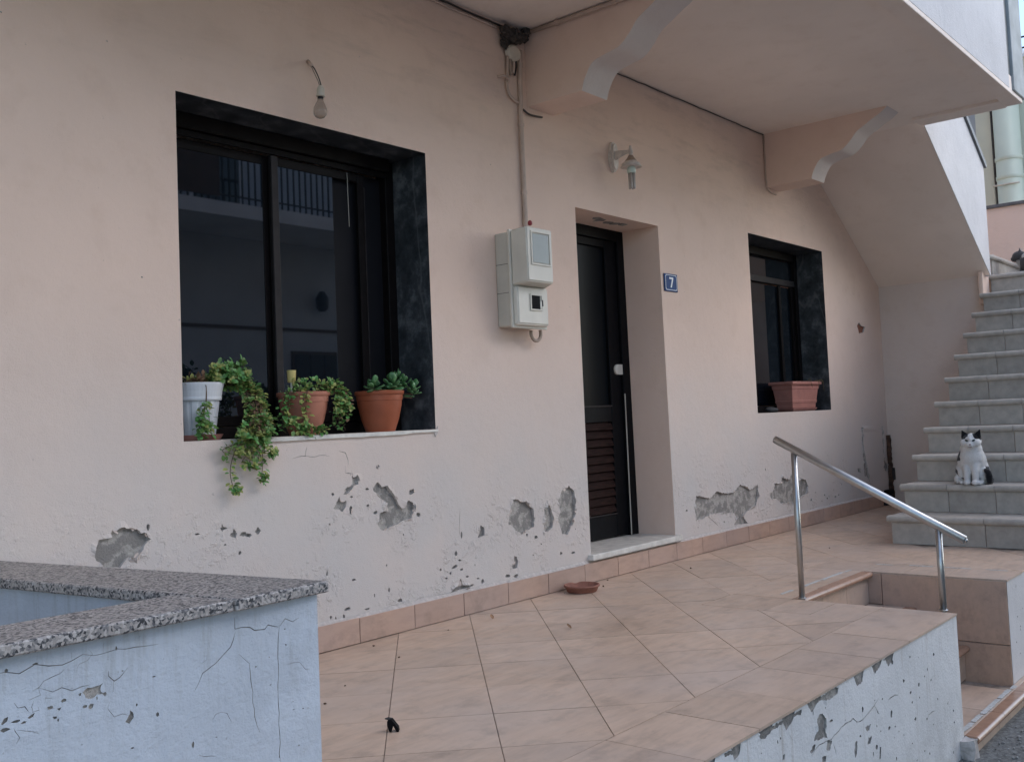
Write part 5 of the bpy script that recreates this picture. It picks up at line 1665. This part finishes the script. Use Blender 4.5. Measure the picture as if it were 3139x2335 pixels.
for y_, sgn in ((2.119, 1), (2.071, -1)):
    bm = bmesh.new()
    add_ell(bm, (7.5585, y_, B_ + .3165), (.006, .0125, .0068), 2, Matrix.Rotation(R(18 * sgn), 3, 'X'))
    from_bm('eye', bm, 'eye', cat, True)
bm = bmesh.new()
add_ell(bm, (7.5375, 2.091, B_ + .288), (.005, .007, .005), 2)
from_bm('nose', bm, 'catnose', cat, True)
bm = bmesh.new()
add_ell(bm, (7.5405, 2.091, B_ + .271), (.006, .014, .0022), 2)
from_bm('mouth', bm, 'catnose', cat, True)
# second cat, mostly past the edge of the picture
def cat2col(p):
    n_ = noise.noise(p * 16)
    return (.07, .068, .07) if n_ < .27 else (.5, .49, .48)
c0 = Vector((10.72, 2.30, 2.20))
e2 = [(c0 + Vector(o), r) for o, r in (((0, .0, .12), (.14, .10, .11)), ((0, -.16, .12), (.13, .14, .11)), ((-.02, .095, .185), (.06, .065, .055)), ((-.035, .135, .165), (.035, .035, .026)), ((0, .06, .15), (.07, .07, .07)),
                                       ((-.06, .10, .018), (.03, .05, .018)), ((.05, .10, .018), (.03, .05, .018)))]
t2 = [([c0 + Vector((.05, -.28, .04)), c0 + Vector((.0, -.36, .03)), c0 + Vector((-.08, -.34, .03))], (.022, .018)), ([c0 + Vector((-.05, .05, .12)), c0 + Vector((-.055, .07, .02))], (.03, .022)), ([c0 + Vector((.05, .05, .12)), c0 + Vector((.05, .07, .02))], (.03, .022))]
er2 = [((c0 + Vector((-.06, .09, .215)), c0 + Vector((-.025, .075, .235)), c0 + Vector((-.055, .08, .272))), .007), ((c0 + Vector((.0, .075, .235)), c0 + Vector((.035, .09, .215)), c0 + Vector((.03, .08, .272))), .007)]
cat2 = make_cat('cat', (10.72, 2.3, 2.2), 'dark grey cat half out of view on the stair landing', e2, t2, er2, cat2col, .006)

# ------------------------------------------------------------------ background buildings
nh = empty('neighbour_house', (14, 3.5, -.65), 'pale green house with a thick drainpipe behind the stair landing', 'house')
box('wall', 14.0, 18, 2.2, 3.53, -.66, 5.36, 'pale', nh, 0)
box('pilaster', 13.93, 14.0, 3.345, 3.53, -.66, 5.34, 'pale', nh, .005)
M['bluegrey'] = simple('blue_grey_render', (0.42, 0.46, 0.50), .85, .06, 2)
box('side_wing', 14.8, 18, 3.531, 6, -.66, 6.4, 'bluegrey', nh, 0)
dp = tube('drainpipe', [(13.83, 3.135, -.6), (13.83, 3.135, 5.2)], .155, 'pipe', nh, 28)
for z_ in (3.78, 3.80, 4.02):
    lathe('pipe_collar', [(.158, 0), (.163, .006), (.163, .05), (.158, .056)], (13.83, 3.135, z_), 'pipe', dp, 28) if z_ != 3.80 else None
tube('pipe_strap', [(13.66, 3.30, 3.70), (13.668, 3.20, 3.702), (13.67, 3.10, 3.705), (13.70, 3.0, 3.71)], .012, 'cream', nh, 6)
tube('cable', [(13.90, 3.325, 5.2), (13.90, 3.325, 3.9), (13.89, 3.31, 3.3), (13.90, 3.31, 2.6)], .014, 'cable', nh, 6)
boxes('coping', [(13.95, 18, 2.15, 3.56, 5.361, 5.40)], 'fascia', nh, 0)
for z_ in (5.50, 5.64):
    tube('rail', [(14.05, 2.15, z_), (14.05, 3.5, z_)], .012, 'iron', nh, 6)
for k in range(12):
    y_ = 2.2 + k * .115
    tube('baluster', [(14.05, y_, 5.40), (14.05, y_, 5.64)], .008, 'iron', nh, 6)

oh = empty('opposite_house', (6, -4.3, -.65), 'pale house across the street seen reflected in the large window', 'house')
box('wall', 0.5, 10.9, -9, -4.2, -.66, 5.25, 'beige', oh, 0)
bl = box('balcony', 0.5, 10.6, -4.199, -3.0, 3.74, 3.92, 'fascia', oh, 0)
box('string_course', 0.5, 10.902, -4.199, -4.17, 2.45, 2.49, 'shutter', oh, 0)
tube('rail', [(0.5, -3.06, 4.86), (10.55, -3.06, 4.86)], .022, 'iron', bl, 6)
tube('rail', [(0.5, -3.06, 4.02), (10.55, -3.06, 4.02)], .014, 'iron', bl, 6)
for k in range(74):
    x_ = 3.2 + k * .1
    tube('baluster', [(x_, -3.06, 3.92), (x_, -3.06, 4.86)], .014, 'iron', bl, 5)
box('screen', 5.9, 7.35, -3.05, -3.04, 3.98, 4.9, 'shutter', bl, 0)
for x0, x1, z0, z1 in ((7.6, 8.5, 3.93, 5.15), (2.5, 4.0, 3.93, 5.15)):
    w_ = box('window', x0, x1, -4.199, -4.15, z0, z1, 'fascia', oh, 0)
    box('pane', x0 + .08, x1 - .08, -4.149, -4.14, z0 + .08, z1 - .08, 'glass', w_, 0)
dw = box('doorway', 9.02, 9.25, -4.199, -4.16, -.6, 2.0, 'shutter', oh, 0) if False else None
w_ = box('window', 9.25, 10.1, -4.199, -4.16, 1.1, 2.15, 'shutter', oh, 0)
for k in range(3):
    box('shutter_leaf', 9.30 + k * .27, 9.54 + k * .27, -4.159, -4.14, 1.15, 2.1, 'iron', w_, 0)
lathe('wall_lantern', [(.05, 0), (.09, .05), (.10, .2), (.04, .3)], (9.75, -4.05, 2.75), 'iron', oh, 10)
